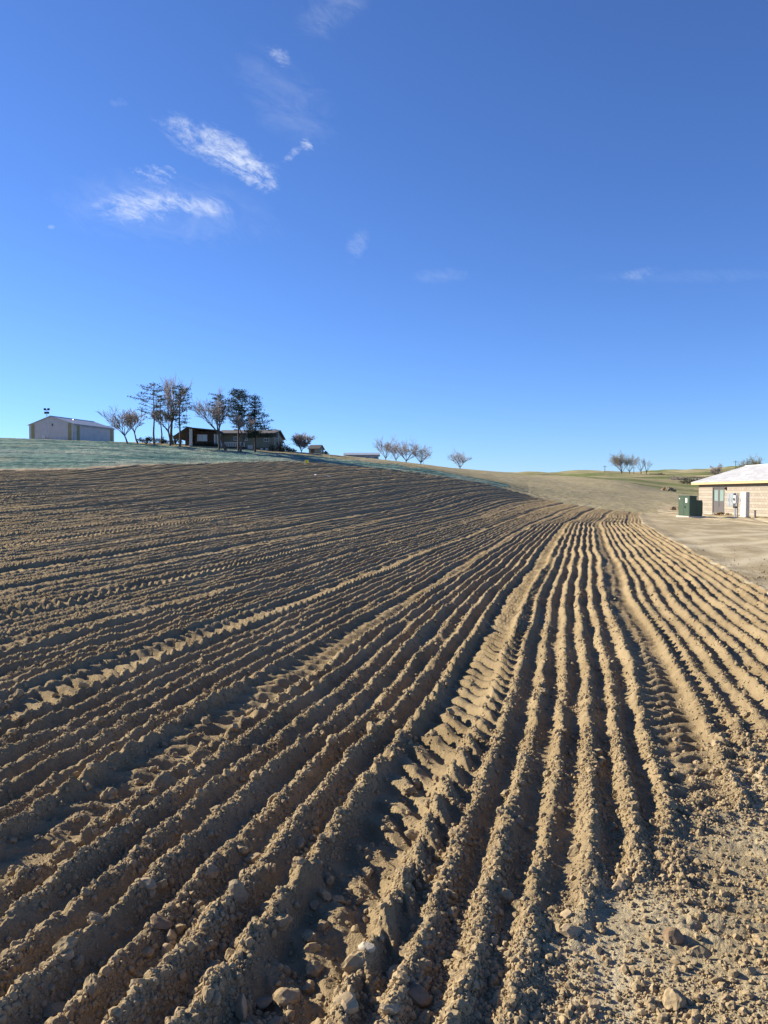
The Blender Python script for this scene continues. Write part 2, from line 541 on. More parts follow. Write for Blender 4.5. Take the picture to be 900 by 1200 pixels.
    # swales of the dry slope
    q = q + 0.35 * perlin(x / 14.0, y / 20.0, 76) * sst(70, 100, y) * sst(540, 640, px)
    q = q + np.where(teal, 0, 0.035 * perlin(x / 0.9, y / 1.3, 79) + 0.02 * perlin(x / 0.35, y / 0.5, 80)) * (1 - sst(160, 320, y))
    e = sst(0, 1.5, y - edge)
    return out * (1 - e) + q * e


def n_big(x, y):
    return perlin(x / 2.2, y / 2.2, 45)


def ground_at(x, y, sp=0.02):
    x = np.atleast_1d(np.asarray(x, float))
    y = np.atleast_1d(np.asarray(y, float))
    return base_z(x, y) + detail(x, y, np.full_like(x, sp))


def gz(x, y):
    return float(base_z(np.array([x]), np.array([y]))[0])


# sampling grid: fans out from under the camera, finer where it is near
rows = [1.3]
while rows[-1] < 115:
    d = rows[-1]
    st = 0.014 if d < 2.15 else min(max(d * d / 1297.0, 0.006), 0.074) if d < 74 else (0.13 if d < 94 else 0.4)
    rows.append(d + st)
st = 0.24
while rows[-1] < 3900:
    rows.append(rows[-1] + st)
    st *= 1.05
DR = np.array(rows)
TC = np.concatenate([np.linspace(-1.3, -0.86, 12)[:-1], np.linspace(-0.86, -0.515, 95)[:-1], np.linspace(-0.515, 0.515, 690), np.linspace(0.515, 0.80, 62)[1:], np.linspace(0.80, 1.3, 10)[1:]])
nr, nc = len(DR), len(TC)
GX = (DR[:, None] * TC[None, :]).ravel()
GY = np.repeat(DR, nc)
spd = np.gradient(DR)
SP = np.maximum(np.repeat(spd, nc) * 0.8, (DR[:, None] * np.gradient(TC)[None, :]).ravel())
GZ = np.empty_like(GX)
CH = 220 * nc
for a in range(0, len(GX), CH):
    sl = slice(a, a + CH)
    GZ[sl] = base_z(GX[sl], GY[sl]) + detail(GX[sl], GY[sl], SP[sl])
print('ground grid', nr, nc, file=open('/tmp/grid.txt', 'w'))
mpx, mu, mv, medge, mhead, myard, mpacked, mbeyond = [np.concatenate(z) for z in zip(*[masks(GX[a:a + CH], GY[a:a + CH]) for a in range(0, len(GX), CH)])]
jit = perlin(GX / 4.0, GY / 4.0, 81)
dry = np.zeros_like(GX)
dry = np.where(mpacked > 0.5, np.clip(0.2 + 0.7 * perlin(GX / 1.1, GY / 2.6, 82) + 0.4 * perlin(GX / 0.3, GY / 0.5, 85), 0, 0.85), np.clip(0.15 + 0.35 * perlin(GX / 0.9, GY / 0.9, 83), 0, 0.5))
for (a_, off_, wd_) in ((0.34, 6.0, 0.3), (0.34, 7.9, 0.3), (0.62, 3.4, 0.32), (0.62, 1.6, 0.32), (0.10, 15.5, 0.3), (0.10, 17.3, 0.3), (0.75, -4.0, 0.4), (0.75, -6.1, 0.4), (0.9, -12.0, 0.5), (0.9, -14.5, 0.5), (0.5, 1.0, 0.4)):
    w_ = GX * math.cos(a_) - GY * math.sin(a_) - off_ + 0.25 * perlin(GY / 6.0, GX / 40.0 + off_, 66)
    dry = np.where(mpacked > 0.5, np.maximum(dry, 0.95 * np.exp(-(w_ / wd_) ** 2)), dry)
dry = np.where((mpacked <= 0.5) & (mpacked > 0.02), np.maximum(dry, mpacked * 0.5), dry)
# zones: 0 field, 1 packed dirt, 2 teal mulch, 3 dry grass, 4 far land, 5 pale track
zone = np.where(mpacked > 0.5, 1, 0)
tealside = mpx + 12 * jit < np.interp(GY, [70, 90, 130, 200], [575, 600, 560, 520])
zb = np.where(tealside, 2, 3)
zb = np.where((GY > np.interp(mpx, [0, 110, 170, 215, 620], [135, 96, 89, 86.5, 89]) + 1.2 * jit) & (mpx < 620), 3, zb)
zb = np.where(GY > np.interp(mpx, [600, 680, 740, 800, 900], [205, 195, 170, 150, 140]) + 6 * jit, np.where(mpx > 560, 4, zb), zb)
zb = np.where(GY > 260, 4, zb)
zb = np.where((GY < medge + np.interp(mpx, [0, 150, 235, 300], [3.2, 2.2, 1.0, 0.0])), 5, zb)
zb = np.where((mpx > 770) & (GY < 90 + 5 * jit), 1, zb)
zone = np.where(mbeyond, zb, zone)
dry = np.where(zone >= 2, np.clip(perlin(GX / 7.0, GY / 5.0, 84) * 0.7 - 0.15, 0, 0.6), dry)
dry = np.where((zone == 2) & (GY < 82), np.maximum(dry, 0.35 * sst(6.0, 0, GY - medge)), dry)

quad = (np.arange(nr - 1)[:, None] * nc + np.arange(nc - 1)[None, :]).ravel()
fz = zone[quad]
pos = np.stack([GX, GY, GZ], 1).astype(np.float32)


def grid_part(name, zid, material):
    q = quad[fz == zid]
    if not len(q):
        return None
    f = np.stack([q, q + 1, q + nc + 1, q + nc], 1)
    used, inv = np.unique(f.ravel(), return_inverse=True)
    me = bpy.data.meshes.new(name)
    me.vertices.add(len(used))
    me.vertices.foreach_set('co', pos[used].ravel())
    n = len(q)
    me.loops.add(n * 4)
    me.loops.foreach_set('vertex_index', inv.astype(np.int32).ravel())
    me.polygons.add(n)
    me.polygons.foreach_set('loop_start', np.arange(0, n * 4, 4, dtype=np.int32))
    me.polygons.foreach_set('use_smooth', np.ones(n, dtype=bool))
    at = me.attributes.new('dry', 'FLOAT', 'POINT')
    at.data.foreach_set('value', dry[used].astype(np.float32))
    me.update(calc_edges=True)
    me.materials.append(material)
    o = bpy.data.objects.new(name, me)
    o['kind'] = 'structure'
    COL.objects.link(o)
    return o


for nm, zid, mk in (('ploughed_field', 0, 'soil'), ('dirt_yard', 1, 'packed'), ('seeded_hillside', 2, 'teal'),
                    ('dry_grass_slope', 3, 'drygrass'), ('far_hills', 4, 'golf'), ('dirt_track', 5, 'track')):
    o = grid_part(nm, zid, M[mk])
    if o:
        o['label'] = {'ploughed_field': 'brown field drilled in long cloddy rows with tractor tracks',
                      'dirt_yard': 'packed bare dirt beside the rows and around the block building',
                      'seeded_hillside': 'hillside sprayed with blue green mulch above the brown field',
                      'dry_grass_slope': 'dry tan grass on the slopes beyond the field',
                      'far_hills': 'distant rolling ground of green fairway and brown grass',
                      'dirt_track': 'pale bare strip along the upper edge of the brown field'}[nm]


# ------------------------------------------------------------------ mesh helpers
class MB:
    def __init__(self):
        self.v = []
        self.f = []

    def add(self, vs, fs):
        k = len(self.v)
        self.v += [tuple(p) for p in vs]
        self.f += [tuple(k + i for i in f) for f in fs]
        return self

    def box(self, x0, x1, y0, y1, z0, z1):
        vs = [(x0, y0, z0), (x1, y0, z0), (x1, y1, z0), (x0, y1, z0), (x0, y0, z1), (x1, y0, z1), (x1, y1, z1), (x0, y1, z1)]
        return self.add(vs, [(0, 3, 2, 1), (4, 5, 6, 7), (0, 1, 5, 4), (1, 2, 6, 5), (2, 3, 7, 6), (3, 0, 4, 7)])

    def prism(self, poly, axis, a0, a1):
        """polygon in the two other axes, drawn out along axis"""
        n = len(poly)

        def P(p, a):
            return {'x': (a, p[0], p[1]), 'y': (p[0], a, p[1]), 'z': (p[0], p[1], a)}[axis]
        vs = [P(p, a0) for p in poly] + [P(p, a1) for p in poly]
        fs = [tuple(range(n))[::-1], tuple(range(n, 2 * n))]
        fs += [(i, (i + 1) % n, n + (i + 1) % n, n + i) for i in range(n)]
        return self.add(vs, fs)

    def tube(self, p0, p1, r0, r1, n=6, cap=True):
        p0, p1 = Vector(p0), Vector(p1)
        d = (p1 - p0)
        if d.length < 1e-6:
            return self
        d.normalize()
        a = d.orthogonal().normalized()
        b = d.cross(a)
        vs = []
        for p, r in ((p0, r0), (p1, r1)):
            for i in range(n):
                t = 2 * math.pi * i / n
                vs.append(p + a * (r * math.cos(t)) + b * (r * math.sin(t)))
        fs = [(i, (i + 1) % n, n + (i + 1) % n, n + i) for i in range(n)]
        if cap:
            fs += [tuple(range(n))[::-1], tuple(range(n, 2 * n))]
        return self.add(vs, fs)

    def path(self, pts, rads, n=6):
        """a bent tapering tube"""
        pts = [Vector(p) for p in pts]
        k = len(self.v)
        a = None
        for i, (p, r) in enumerate(zip(pts, rads)):
            d = (pts[min(i + 1, len(pts) - 1)] - pts[max(i - 1, 0)]).normalized()
            a = d.orthogonal().normalized() if a is None else (a - d * a.dot(d)).normalized()
            b = d.cross(a)
            for j in range(n):
                t = 2 * math.pi * j / n
                self.v.append(tuple(p + a * (r * math.cos(t)) + b * (r * math.sin(t))))
        for i in range(len(pts) - 1):
            for j in range(n):
                j2 = (j + 1) % n
                self.f.append((k + i * n + j, k + i * n + j2, k + (i + 1) * n + j2, k + (i + 1) * n + j))
        return self

    def tri(self, c, size, rng, flat=1.0):
        d1 = Vector((rng.gauss(0, 1), rng.gauss(0, 1), rng.gauss(0, 1) * flat)).normalized()
        d2 = Vector((rng.gauss(0, 1), rng.gauss(0, 1), rng.gauss(0, 1) * flat)).normalized()
        c = Vector(c)
        return self.add([c, c + d1 * size, c + d1 * size * 0.5 + d2 * size * 0.5], [(0, 1, 2)])

    def build(self, name, material, parent=None, smooth=False, bevel=0.0):
        me = bpy.data.meshes.new(name)
        me.from_pydata(self.v, [], self.f)
        if smooth:
            me.polygons.foreach_set('use_smooth', [True] * len(me.polygons))
        me.update()
        me.materials.append(material)
        o = bpy.data.objects.new(name, me)
        COL.objects.link(o)
        if parent is not None:
            o.parent = parent
        if bevel:
            md = o.modifiers.new('bevel', 'BEVEL')
            md.width = bevel
            md.segments = 2
        return o


def tag(o, label, cat=None, group=None, kind=None):
    o['label'] = label
    if cat:
        o['category'] = cat
    if group:
        o['group'] = group
    if kind:
        o['kind'] = kind
    return o


def thing(name, label, cat, loc, rz=0.0, group=None):
    o = bpy.data.objects.new(name, None)
    o.empty_display_size = 0.3
    COL.objects.link(o)
    o.location = loc
    o.rotation_euler = (0, 0, rz)
    return tag(o, label, cat, group)


def at(px, d, dz=0.0):
    """ground point at depth d straight below a place along the width of the photograph"""
    t = (px - 450) / 900.0
    return Vector((t * d, d, gz(t * d, d) + dz))


# ------------------------------------------------------------------ the block building
def block_mat():
    m, t, b = mat('split_face_block')
    g = t.new('ShaderNodeTexCoord').outputs['Object']
    s = t.new('ShaderNodeSeparateXYZ')
    t.put(s.inputs[0], g)
    cmb = t.new('ShaderNodeCombineXYZ')
    t.put(cmb.inputs[0], t.math('ADD', s.outputs[0], s.outputs[1]))
    t.put(cmb.inputs[1], s.outputs[2])
    br = t.new('ShaderNodeTexBrick')
    t.put(br.inputs['Vector'], cmb.outputs[0])
    br.inputs['Scale'].default_value = 1.0
    br.inputs['Brick Width'].default_value = 0.4
    br.inputs['Row Height'].default_value = 0.2
    br.inputs['Mortar Size'].default_value = 0.014
    br.inputs['Mortar Smooth'].default_value = 0.3
    br.inputs['Color1'].default_value = (0.275, 0.238, 0.195, 1)
    br.inputs['Color2'].default_value = (0.335, 0.29, 0.24, 1)
    br.inputs['Mortar'].default_value = (0.21, 0.175, 0.14, 1)
    n = t.noise(g, 14, 5, 0.7)
    # alternate courses of a lighter block, as the wall has
    band = t.math('SINE', t.math('MULTIPLY', s.outputs[2], 2 * math.pi / 0.4))
    c = t.mix(t.math('MULTIPLY', t.ramp(band, -0.15, 0.15), 0.38), br.outputs['Color'], (0.42, 0.375, 0.315))
    c = t.mix(t.math('MULTIPLY', t.ramp(n, 0.4, 0.7), 0.3), c, (0.24, 0.19, 0.15))
    t.put(b.inputs['Base Color'], c)
    h = t.math('ADD', t.math('MULTIPLY', br.outputs['Fac'], -1.0), t.math('MULTIPLY', n, 0.8))
    bump(t, b, h, 0.02, 0.9)
    return m


def shingle_mat():
    m, t, b = mat('pale_roofing')
    g = t.new('ShaderNodeTexCoord').outputs['Object']
    br = t.new('ShaderNodeTexBrick')
    mp = t.new('ShaderNodeMapping')
    t.put(mp.inputs[0], g)
    mp.inputs['Rotation'].default_value = (0, 0, math.pi / 2)
    t.put(br.inputs['Vector'], mp.outputs[0])
    br.inputs['Scale'].default_value = 1.0
    br.inputs['Brick Width'].default_value = 0.9
    br.inputs['Row Height'].default_value = 0.28
    br.inputs['Mortar Size'].default_value = 0.012
    br.inputs['Color1'].default_value = (0.32, 0.32, 0.335, 1)
    br.inputs['Color2'].default_value = (0.44, 0.44, 0.445, 1)
    br.inputs['Mortar'].default_value = (0.22, 0.22, 0.25, 1)
    n = t.noise(g, 3.5, 5, 0.65)
    c = t.mix(t.math('MULTIPLY', t.ramp(n, 0.4, 0.65), 0.45), br.outputs['Color'], (0.47, 0.46, 0.46))
    t.put(b.inputs['Base Color'], c)
    bump(t, b, br.outputs['Fac'], 0.02, -0.6)
    return m


M['block'] = block_mat()
M['roofing'] = shingle_mat()
M['fascia'] = plain('cream_fascia', (0.52, 0.39, 0.20), 0.6, 0.08)
M['soffit'] = plain('brown_soffit', (0.20, 0.14, 0.09), 0.8)
M['doorframe'] = plain('grey_door_paint', (0.10, 0.095, 0.095), 0.5, 0.08)
M['doorleaf'] = plain('dark_grey_door', (0.10, 0.090, 0.088), 0.5, 0.1)
M['concrete'] = plain('concrete', (0.42, 0.39, 0.34), 0.95, 0.12, 8)
M['black'] = plain('black_paint', (0.03, 0.03, 0.03), 0.5)
M['steel'] = plain('galvanised_steel', (0.40, 0.42, 0.44), 0.45, 0.1, 12, 0.5, 0.5)
M['green'] = plain('green_enamel', (0.042, 0.072, 0.045), 0.5, 0.08, 3, 0, 0.4)
M['whitebox'] = plain('white_enamel', (0.52, 0.51, 0.49), 0.5, 0.06)
M['greybox'] = plain('grey_enamel', (0.27, 0.29, 0.31), 0.45, 0.07)
M['sticker'] = plain('white_sticker', (0.78, 0.77, 0.72), 0.5, 0.04)


def glass_mat(name, col):
    m, t, b = mat(name)
    b.inputs['Base Color'].default_value = (*col, 1)
    b.inputs['Roughness'].default_value = 0.12
    b.inputs['Specular IOR Level'].default_value = 0.6
    return m


M['doorglass'] = glass_mat('door_glass', (0.20, 0.28, 0.27))
M['glass'] = glass_mat('window_glass', (0.10, 0.13, 0.16))
M['paleglass'] = glass_mat('curtained_glass', (0.55, 0.60, 0.66))

bx, by1, by0 = 26.1, 63.7, 45.0
bw = 5.2
bz = 0.0
bld = thing('block_building', 'tan block building with pale hipped roof at the right edge of the yard', 'building', (bx, by1, bz))
L = by1 - by0
wall = MB()
wt = 0.2
# long wall facing the yard, with the doorway left open (doorway y from -4.75 to -2.65)
dy0, dy1 = -4.80, -2.70
dh = 2.08
wall.box(0, wt, -L, dy0, -0.3, 2.32).box(0, wt, dy1, 0, -0.3, 2.32).box(0.001, wt - 0.001, dy0, dy1, dh, 2.32)
wall.box(wt, bw - wt, -wt, 0, -0.3, 2.32).box(wt, bw - wt, -L, -L + wt, -0.3, 2.32).box(bw - wt, bw, -L, 0, -0.3, 2.32)
wall.build('wall', M['block'], bld)
MB().box(wt, bw - wt, -L + wt, -wt, -0.25, 0.02).build('floor', M['concrete'], bld)
oh = 0.45
ez0, ez1 = 2.30, 2.49
fas = MB()
fas.box(-oh, -oh + 0.04, -L - oh, oh, ez0, ez1).box(bw + oh - 0.04, bw + oh, -L - oh, oh, ez0, ez1)
fas.box(-oh + 0.04, bw + oh - 0.04, oh - 0.04, oh, ez0, ez1).box(-oh + 0.04, bw + oh - 0.04, -L - oh, -L - oh + 0.04, ez0, ez1)
fas.build('fascia', M['fascia'], bld)
MB().box(-oh + 0.042, bw + oh - 0.042, -L - oh + 0.042, oh - 0.042, ez0 + 0.022, ez0 + 0.05).build('soffit', M['soffit'], bld)
hw = bw / 2 + oh
rz_ = ez1 + hw * 0.415
x0, x1, y0, y1 = -oh - 0.03, bw + oh + 0.03, -L - oh - 0.03, oh + 0.03
xm = (x0 + x1) / 2
r1, r0 = (xm, y1 - (x1 - x0) / 2, rz_), (xm, y0 + (x1 - x0) / 2, rz_)
A_, B_, C_, D_ = (x0, y1), (x0, y0), (x1, y0), (x1, y1)
rf = MB()
vs = [(*A_, ez1 - 0.02), (*B_, ez1 - 0.02), (*C_, ez1 - 0.02), (*D_, ez1 - 0.02), (*A_, ez1 + 0.02), (*B_, ez1 + 0.02), (*C_, ez1 + 0.02), (*D_, ez1 + 0.02), r1, r0]
rf.add(vs, [(0, 1, 2, 3), (0, 4, 5, 1), (1, 5, 6, 2), (2, 6, 7, 3), (3, 7, 4, 0), (4, 8, 9, 5), (5, 9, 6), (6, 9, 8, 7), (7, 8, 4)])
roof = rf.build('roof', M['roofing'], bld)
MB().path([r0, r1], [0.05, 0.05], 6).build('ridge_cap', M['whitebox'], roof)
fr = MB()
fr.box(-0.02, 0.12, dy0, dy0 + 0.07, 0, dh).box(-0.02, 0.12, dy1 - 0.07, dy1, 0, dh).box(-0.018, 0.118, dy0 + 0.07, dy1 - 0.07, dh - 0.07, dh)
fr.build('door_frame', M['doorframe'], bld)
for s in (0, 1):
    a = dy0 + 0.075 + s * 0.985
    b = a + 0.975
    lf = MB()
    lf.box(0.03, 0.075, a, b, 0.03, 1.00).box(0.03, 0.075, a, b, dh - 0.22, dh - 0.08)
    lf.box(0.031, 0.074, a, a + 0.15, 1.00, dh - 0.22).box(0.031, 0.074, b - 0.15, b, 1.00, dh - 0.22)
    lo = lf.build('door', M['doorleaf'], bld)
    MB().box(0.045, 0.060, a + 0.15, b - 0.15, 1.0, dh - 0.22).build('glass_pane', M['doorglass'], lo)
    hx = b - 0.10 if s == 0 else a + 0.10
    MB().box(-0.01, 0.03, hx - 0.012, hx + 0.012, 0.55, 0.95).build('handle', M['steel'], lo)
MB().box(-1.0, 0.0, dy0 - 0.15, dy1 + 0.15, -0.2, 0.05).build('door_step', M['concrete'], bld, bevel=0.02)
MB().box(-0.10, 0, dy0 - 0.42, dy0 - 0.28, 1.86, 2.06).prism([(-0.16, 1.98), (-0.10, 1.90), (-0.10, 2.06)], 'y', dy0 - 0.41, dy0 - 0.29).build('wall_lamp', M['black'], bld)

# ---- pad-mounted transformer
tr = thing('transformer_box', 'dark green steel transformer cabinet on a concrete pad, left of the block building', 'transformer', (20.1, 50.5, gz(20.1, 50.5)))
MB().box(-0.12, 1.05, -0.14, 2.05, -0.1, 0.09).build('pad', M['concrete'], tr, bevel=0.015)
cab = MB()
cab.prism([(0, 0.09), (0.46, 0.09), (0.46, 1.36), (0, 1.40)], 'y', 0, 1.9)
cb = cab.build('cabinet', M['green'], tr, bevel=0.012)
MB().prism([(-0.03, 1.405), (0.48, 1.362), (0.48, 1.41), (-0.03, 1.455)], 'y', -0.03, 1.93).build('lid', M['green'], tr, bevel=0.008)
MB().box(0.462, 0.86, 0.05, 1.85, 0.09, 1.14).build('tank', M['green'], tr, bevel=0.02)
for s in range(7):
    MB().box(0.861, 0.92, 0.15 + s * 0.26, 0.19 + s * 0.26, 0.2, 1.05).build('cooling_fin', M['green'], tr)
for a, b in ((0.04, 0.93), (0.96, 1.86)):
    dr = MB().box(-0.022, -0.001, a, b, 0.14, 1.33).build('door', M['green'], tr, bevel=0.006)
    if a < 0.5:
        MB().box(-0.028, -0.0225, 0.36, 0.64, 0.98, 1.27).build('sticker', M['sticker'], dr)
        MB().box(-0.06, -0.0225, 0.66, 0.73, 0.62, 0.76).build('lock', M['black'], dr)
    else:
        MB().box(-0.028, -0.0225, 1.62, 1.74, 1.20, 1.27).build('sticker', M['sticker'], dr)

# ---- electric cabinets beside the building
cabw = thing('switch_cabinet', 'tall white electrical cabinet standing on the ground beside the block wall', 'cabinet', (23.8, 50.5, gz(23.8, 50.5)))
MB().box(-0.06, 0.30, -0.06, 0.86, -0.1, 0.06).build('pad', M['concrete'], cabw)
bd = MB().box(0, 0.24, 0, 0.80, 0.06, 1.68).build('body', M['whitebox'], cabw, bevel=0.012)
MB().box(-0.018, -0.001, 0.04, 0.76, 0.72, 1.62).build('door', M['whitebox'], cabw, bevel=0.004)
MB().box(-0.018, -0.001, 0.04, 0.76, 0.10, 0.68).build('lower_door', M['whitebox'], cabw, bevel=0.004)
for z in (0.55, 0.95, 1.3):
    MB().box(0.08, 0.20, -0.05, -0.001, z, z + 0.09).build('hinge', M['steel'], cabw)
MB().box(-0.04, -0.0185, 0.62, 0.68, 1.05, 1.2).build('handle', M['steel'], cabw)

pan = thing('meter_panel', 'grey metal meter panel on steel posts beside the tall white cabinet', 'meter panel', (23.62, 51.55, gz(23.62, 51.55)))
for yy in (0.02, 0.42):
    MB().box(0.10, 0.17, yy, yy + 0.07, -0.2, 1.58).build('post', M['steel'], pan)
MB().box(-0.10, 0.098, 0.16, 1.12, 0.72, 1.60).build('panel_box', M['greybox'], pan, bevel=0.012)
for yy in (0.20, 0.68):
    p = MB().box(-0.115, -0.1005, yy, yy + 0.40, 0.78, 1.55).build('panel_door', M['greybox'], pan, bevel=0.004)
    MB().box(-0.14, -0.116, yy + 0.17, yy + 0.22, 1.05, 1.25).build('latch', M['steel'], p)
MB().box(-0.13, 0.098, -0.22, 0.12, 0.92, 1.46).build('meter_box', M['whitebox'], pan, bevel=0.012)
MB().path([(-0.2, -0.05, 1.2), (-0.13, -0.05, 1.2)], [0.09, 0.09], 12).path([(-0.205, -0.05, 1.2), (-0.2, -0.05, 1.2)], [0.001, 0.088], 12).build('meter_dial', M['glass'], pan)
MB().tube((-0.0, 0.05, -0.1), (-0.0, 0.05, 0.92), 0.04, 0.04, 8).build('conduit', M['steel'], pan)
MB().box(-0.06, 0.09, -0.02, 0.3, 0.60, 0.718).build('junction_box', M['black'], pan)

stub = tag(MB().tube((0, 0, -0.1), (0, 0, 0.46), 0.055, 0.055, 10).tube((0, 0, 0.43), (0, 0, 0.47), 0.075, 0.075, 10).build('pipe_stub', M['steel']),
           'short grey pipe stub poking out of the dirt right of the white cabinet', 'pipe')
stub.location = (24.85, 51.4, gz(24.85, 51.4))

# ------------------------------------------------------------------ metal shed on the hill
M['siding'] = None


def siding_mat(name, col, pitch=0.3):
    m, t, b = mat(name)
    g = t.new('ShaderNodeTexCoord').outputs['Object']
    s = t.new('ShaderNodeSeparateXYZ')
    t.put(s.inputs[0], g)
    w = t.math('SINE', t.math('MULTIPLY', t.math('ADD', s.outputs[0], s.outputs[1]), 2 * math.pi / pitch))
    n = t.noise(g, 0.7, 5, 0.6)
    c = t.mix(t.ramp(n, 0.3, 0.7), tuple(x * 0.92 for x in col), tuple(min(1, x * 1.05) for x in col))
    t.put(b.inputs['Base Color'], c)
    b.inputs['Roughness'].default_value = 0.5
    bump(t, b, w, 0.02, 0.5)
    return m


M['siding'] = siding_mat('white_metal_siding', (0.47, 0.46, 0.46))
M['metalroof'] = siding_mat('grey_metal_roof', (0.33, 0.36, 0.40))
M['olive'] = siding_mat('olive_panel', (0.27, 0.25, 0.12))
sx, sy = -74.8, 185.0
g_ang = math.atan2(0.31, 0.95)           # long side runs along local +Y, gable end along local -X
sh = thing('metal_shed', 'big pale metal shed with olive corner strips on the crest of the hill', 'shed', (sx, sy, gz(sx, sy) - 0.3), -math.atan2(0.31, 0.95))
GW, GL, EH, AH = 13.0, 15.4, 4.3, 6.25
MB().prism([(-GW, -1.5), (0, -1.5), (0, EH), (-GW / 2, AH), (-GW, EH)], 'y', 0, GL).build('wall', M['siding'], sh)
r = MB()
for sgn in (0, 1):
    e = 0.25 if sgn == 0 else -GW - 0.25
    sl = (AH - EH) / (GW / 2)
    r.prism([(e, EH - 0.25 * sl + 0.01), (-GW / 2, AH + 0.01), (-GW / 2, AH + 0.14), (e, EH - 0.25 * sl + 0.14)], 'y', -0.25, GL + 0.25)
rfo = r.build('roof', M['metalroof'], sh)
MB().box(-GW / 2 - 0.2, -GW / 2 + 0.2, -0.26, GL + 0.26, AH + 0.10, AH + 0.19).build('ridge_cap', M['metalroof'], rfo)
for a in (-GW + 0.7, -1.35):
    MB().box(a, a + 0.95, -0.05, -0.003, -1.0, EH - 0.05 + (0.25 if a > -3 else 0.2)).build('olive_strip', M['olive'], sh)
for a in (1.4, GL - 1.5):
    MB().box(0.003, 0.05, a, a + 1.0, -1.0, EH - 0.12).build('olive_strip', M['olive'], sh)
MB().box(-GW / 2 + 0.35, -GW / 2 + 0.75, -0.06, -0.003, 3.9, 4.5).build('vent', M['doorframe'], sh)
MB().box(-GW + 3.9, -GW + 4.9, -0.14, -0.003, 0.9, 1.9).build('meter_box', M['whitebox'], sh)
MB().box(-GW + 5.0, -GW + 6.0, -0.12, -0.003, 0.2, 1.1).build('switch_box', M['greybox'], sh)
MB().path([(0.35, -0.1, EH + 0.1), (0.35, -0.1, EH + 0.9)], [0.1, 0.1], 8).tube((0.35, -0.1, EH + 0.9), (0.35, -0.1, EH + 1.1), 0.2, 0.12, 8).build('flue', M['steel'], sh)
MB().box(0.003, 0.10, 0.2, 1.2, 0.0, 2.3).build('side_door', M['siding'], sh)
MB().box(0.26, 0.36, -0.2, GL + 0.2, EH - 0.30, EH - 0.16).build('gutter', M['metalroof'], sh)

p = at(56, 178)
ml = thing('floodlight_mast', 'lattice floodlight mast with paired lamps standing before the pale metal shed', 'floodlight', p)
mm = MB()
for a in ((-0.14, -0.1), (0.14, -0.1), (0, 0.16)):
    mm.tube((a[0], a[1], -0.3), (a[0] * 0.6, a[1] * 0.6, 6.9), 0.035, 0.03, 4)
mm.build('mast', M['steel'], ml)
for z in range(0, 13):
    zz = 0.3 + z * 0.52
    k = 1 - 0.4 * zz / 6.9
    MB().tube((-0.14 * k, -0.1 * k, zz), (0.14 * k, -0.1 * k, zz + 0.25), 0.022, 0.022, 4).tube((0.14 * k, -0.1 * k, zz + 0.25), (0, 0.16 * k, zz + 0.5), 0.022, 0.022, 4).build('brace', M['steel'], ml)
for (xx, zz) in ((-0.42, 6.9), (0.42, 6.9), (-0.30, 6.1), (0.30, 6.1)):
    arm = MB().tube((0, 0, zz), (xx, 0, zz), 0.04, 0.04, 5).build('arm', M['steel'], ml)
    MB().box(xx - 0.24, xx + 0.24, -0.22, 0.12, zz - 0.2, zz + 0.28).build('lamp', M['black'], arm, bevel=0.05)

# ------------------------------------------------------------------ house among the pines
M['brownwall'] = siding_mat('dark_brown_boards', (0.085, 0.050, 0.035), 0.25)
M['creamwall'] = plain('pale_olive_siding', (0.235, 0.225, 0.17), 0.8, 0.06, 2)
M['brick'] = plain('dull_red_brick', (0.20, 0.125, 0.095), 0.9, 0.15, 10)
M['houseroof'] = plain('grey_brown_shingles', (0.095, 0.085, 0.08), 0.95, 0.18, 4)
M['whitetrim'] = plain('white_trim', (0.62, 0.60, 0.57), 0.6, 0.05)


def hz(y_img, d):
    return EYE + pix(0, y_img)[1] * d


def hx(px, d):
    return (px - 450) / 900.0 * d


hd = 91.0
z0 = hz(525, hd)
hs = thing('long_house', 'long low house with dark brown left end and pale right wing, behind the pines', 'house', (hx(228, hd), hd, z0))
ox = hx(228, hd)


def HX(px):
    return hx(px, hd) - ox


def HZ(y):
    return hz(y, hd) - z0


b1 = HX(254)
MB().box(0, b1, 0.3, 8.0, -1.5, HZ(505.2)).build('brown_wall', M['brownwall'], hs)
MB().prism([(-0.3, HZ(502.6)), (b1 + 0.3, HZ(505.6)), (b1 + 0.3, HZ(504.4)), (-0.3, HZ(501.4))], 'y', -0.9, 8.5).build('brown_wing_roof', M['houseroof'], hs)
w = MB().box(HX(231), HX(243), 0.16, 0.297, HZ(517), HZ(509)).build('window', M['whitetrim'], hs)
for k in range(2):
    a, b = HX(231.3 + k * 5.9), HX(236.9 + k * 5.8)
    MB().box(a, b, 0.12, 0.158, HZ(516.6), HZ(509.4)).build('pane', M['paleglass'], w)
# carport roof at the left end with its posts
MB().prism([(HX(208), HZ(512)), (HX(224), HZ(501.2)), (HX(229), HZ(502.0)), (HX(229), HZ(503.6)), (HX(224), HZ(503.2)), (HX(208), HZ(514))], 'y', -1.6, 6.0).build('carport_roof', M['houseroof'], hs)
for px in (222.6, 227.2):
    MB().box(HX(px) - 0.16, HX(px) + 0.16, -1.4, -1.1, -1.0, HZ(503.4)).build('post', M['whitetrim'] if px > 225 else M['brownwall'], hs)
MB().box(HX(209), HX(222), 3.5, 3.8, -1.2, HZ(508)).build('carport_wall', M['brownwall'], hs)
MB().box(HX(211), HX(218.5), 3.2, 3.497, -0.6, HZ(515)).build('garage_door', M['whitetrim'], hs)
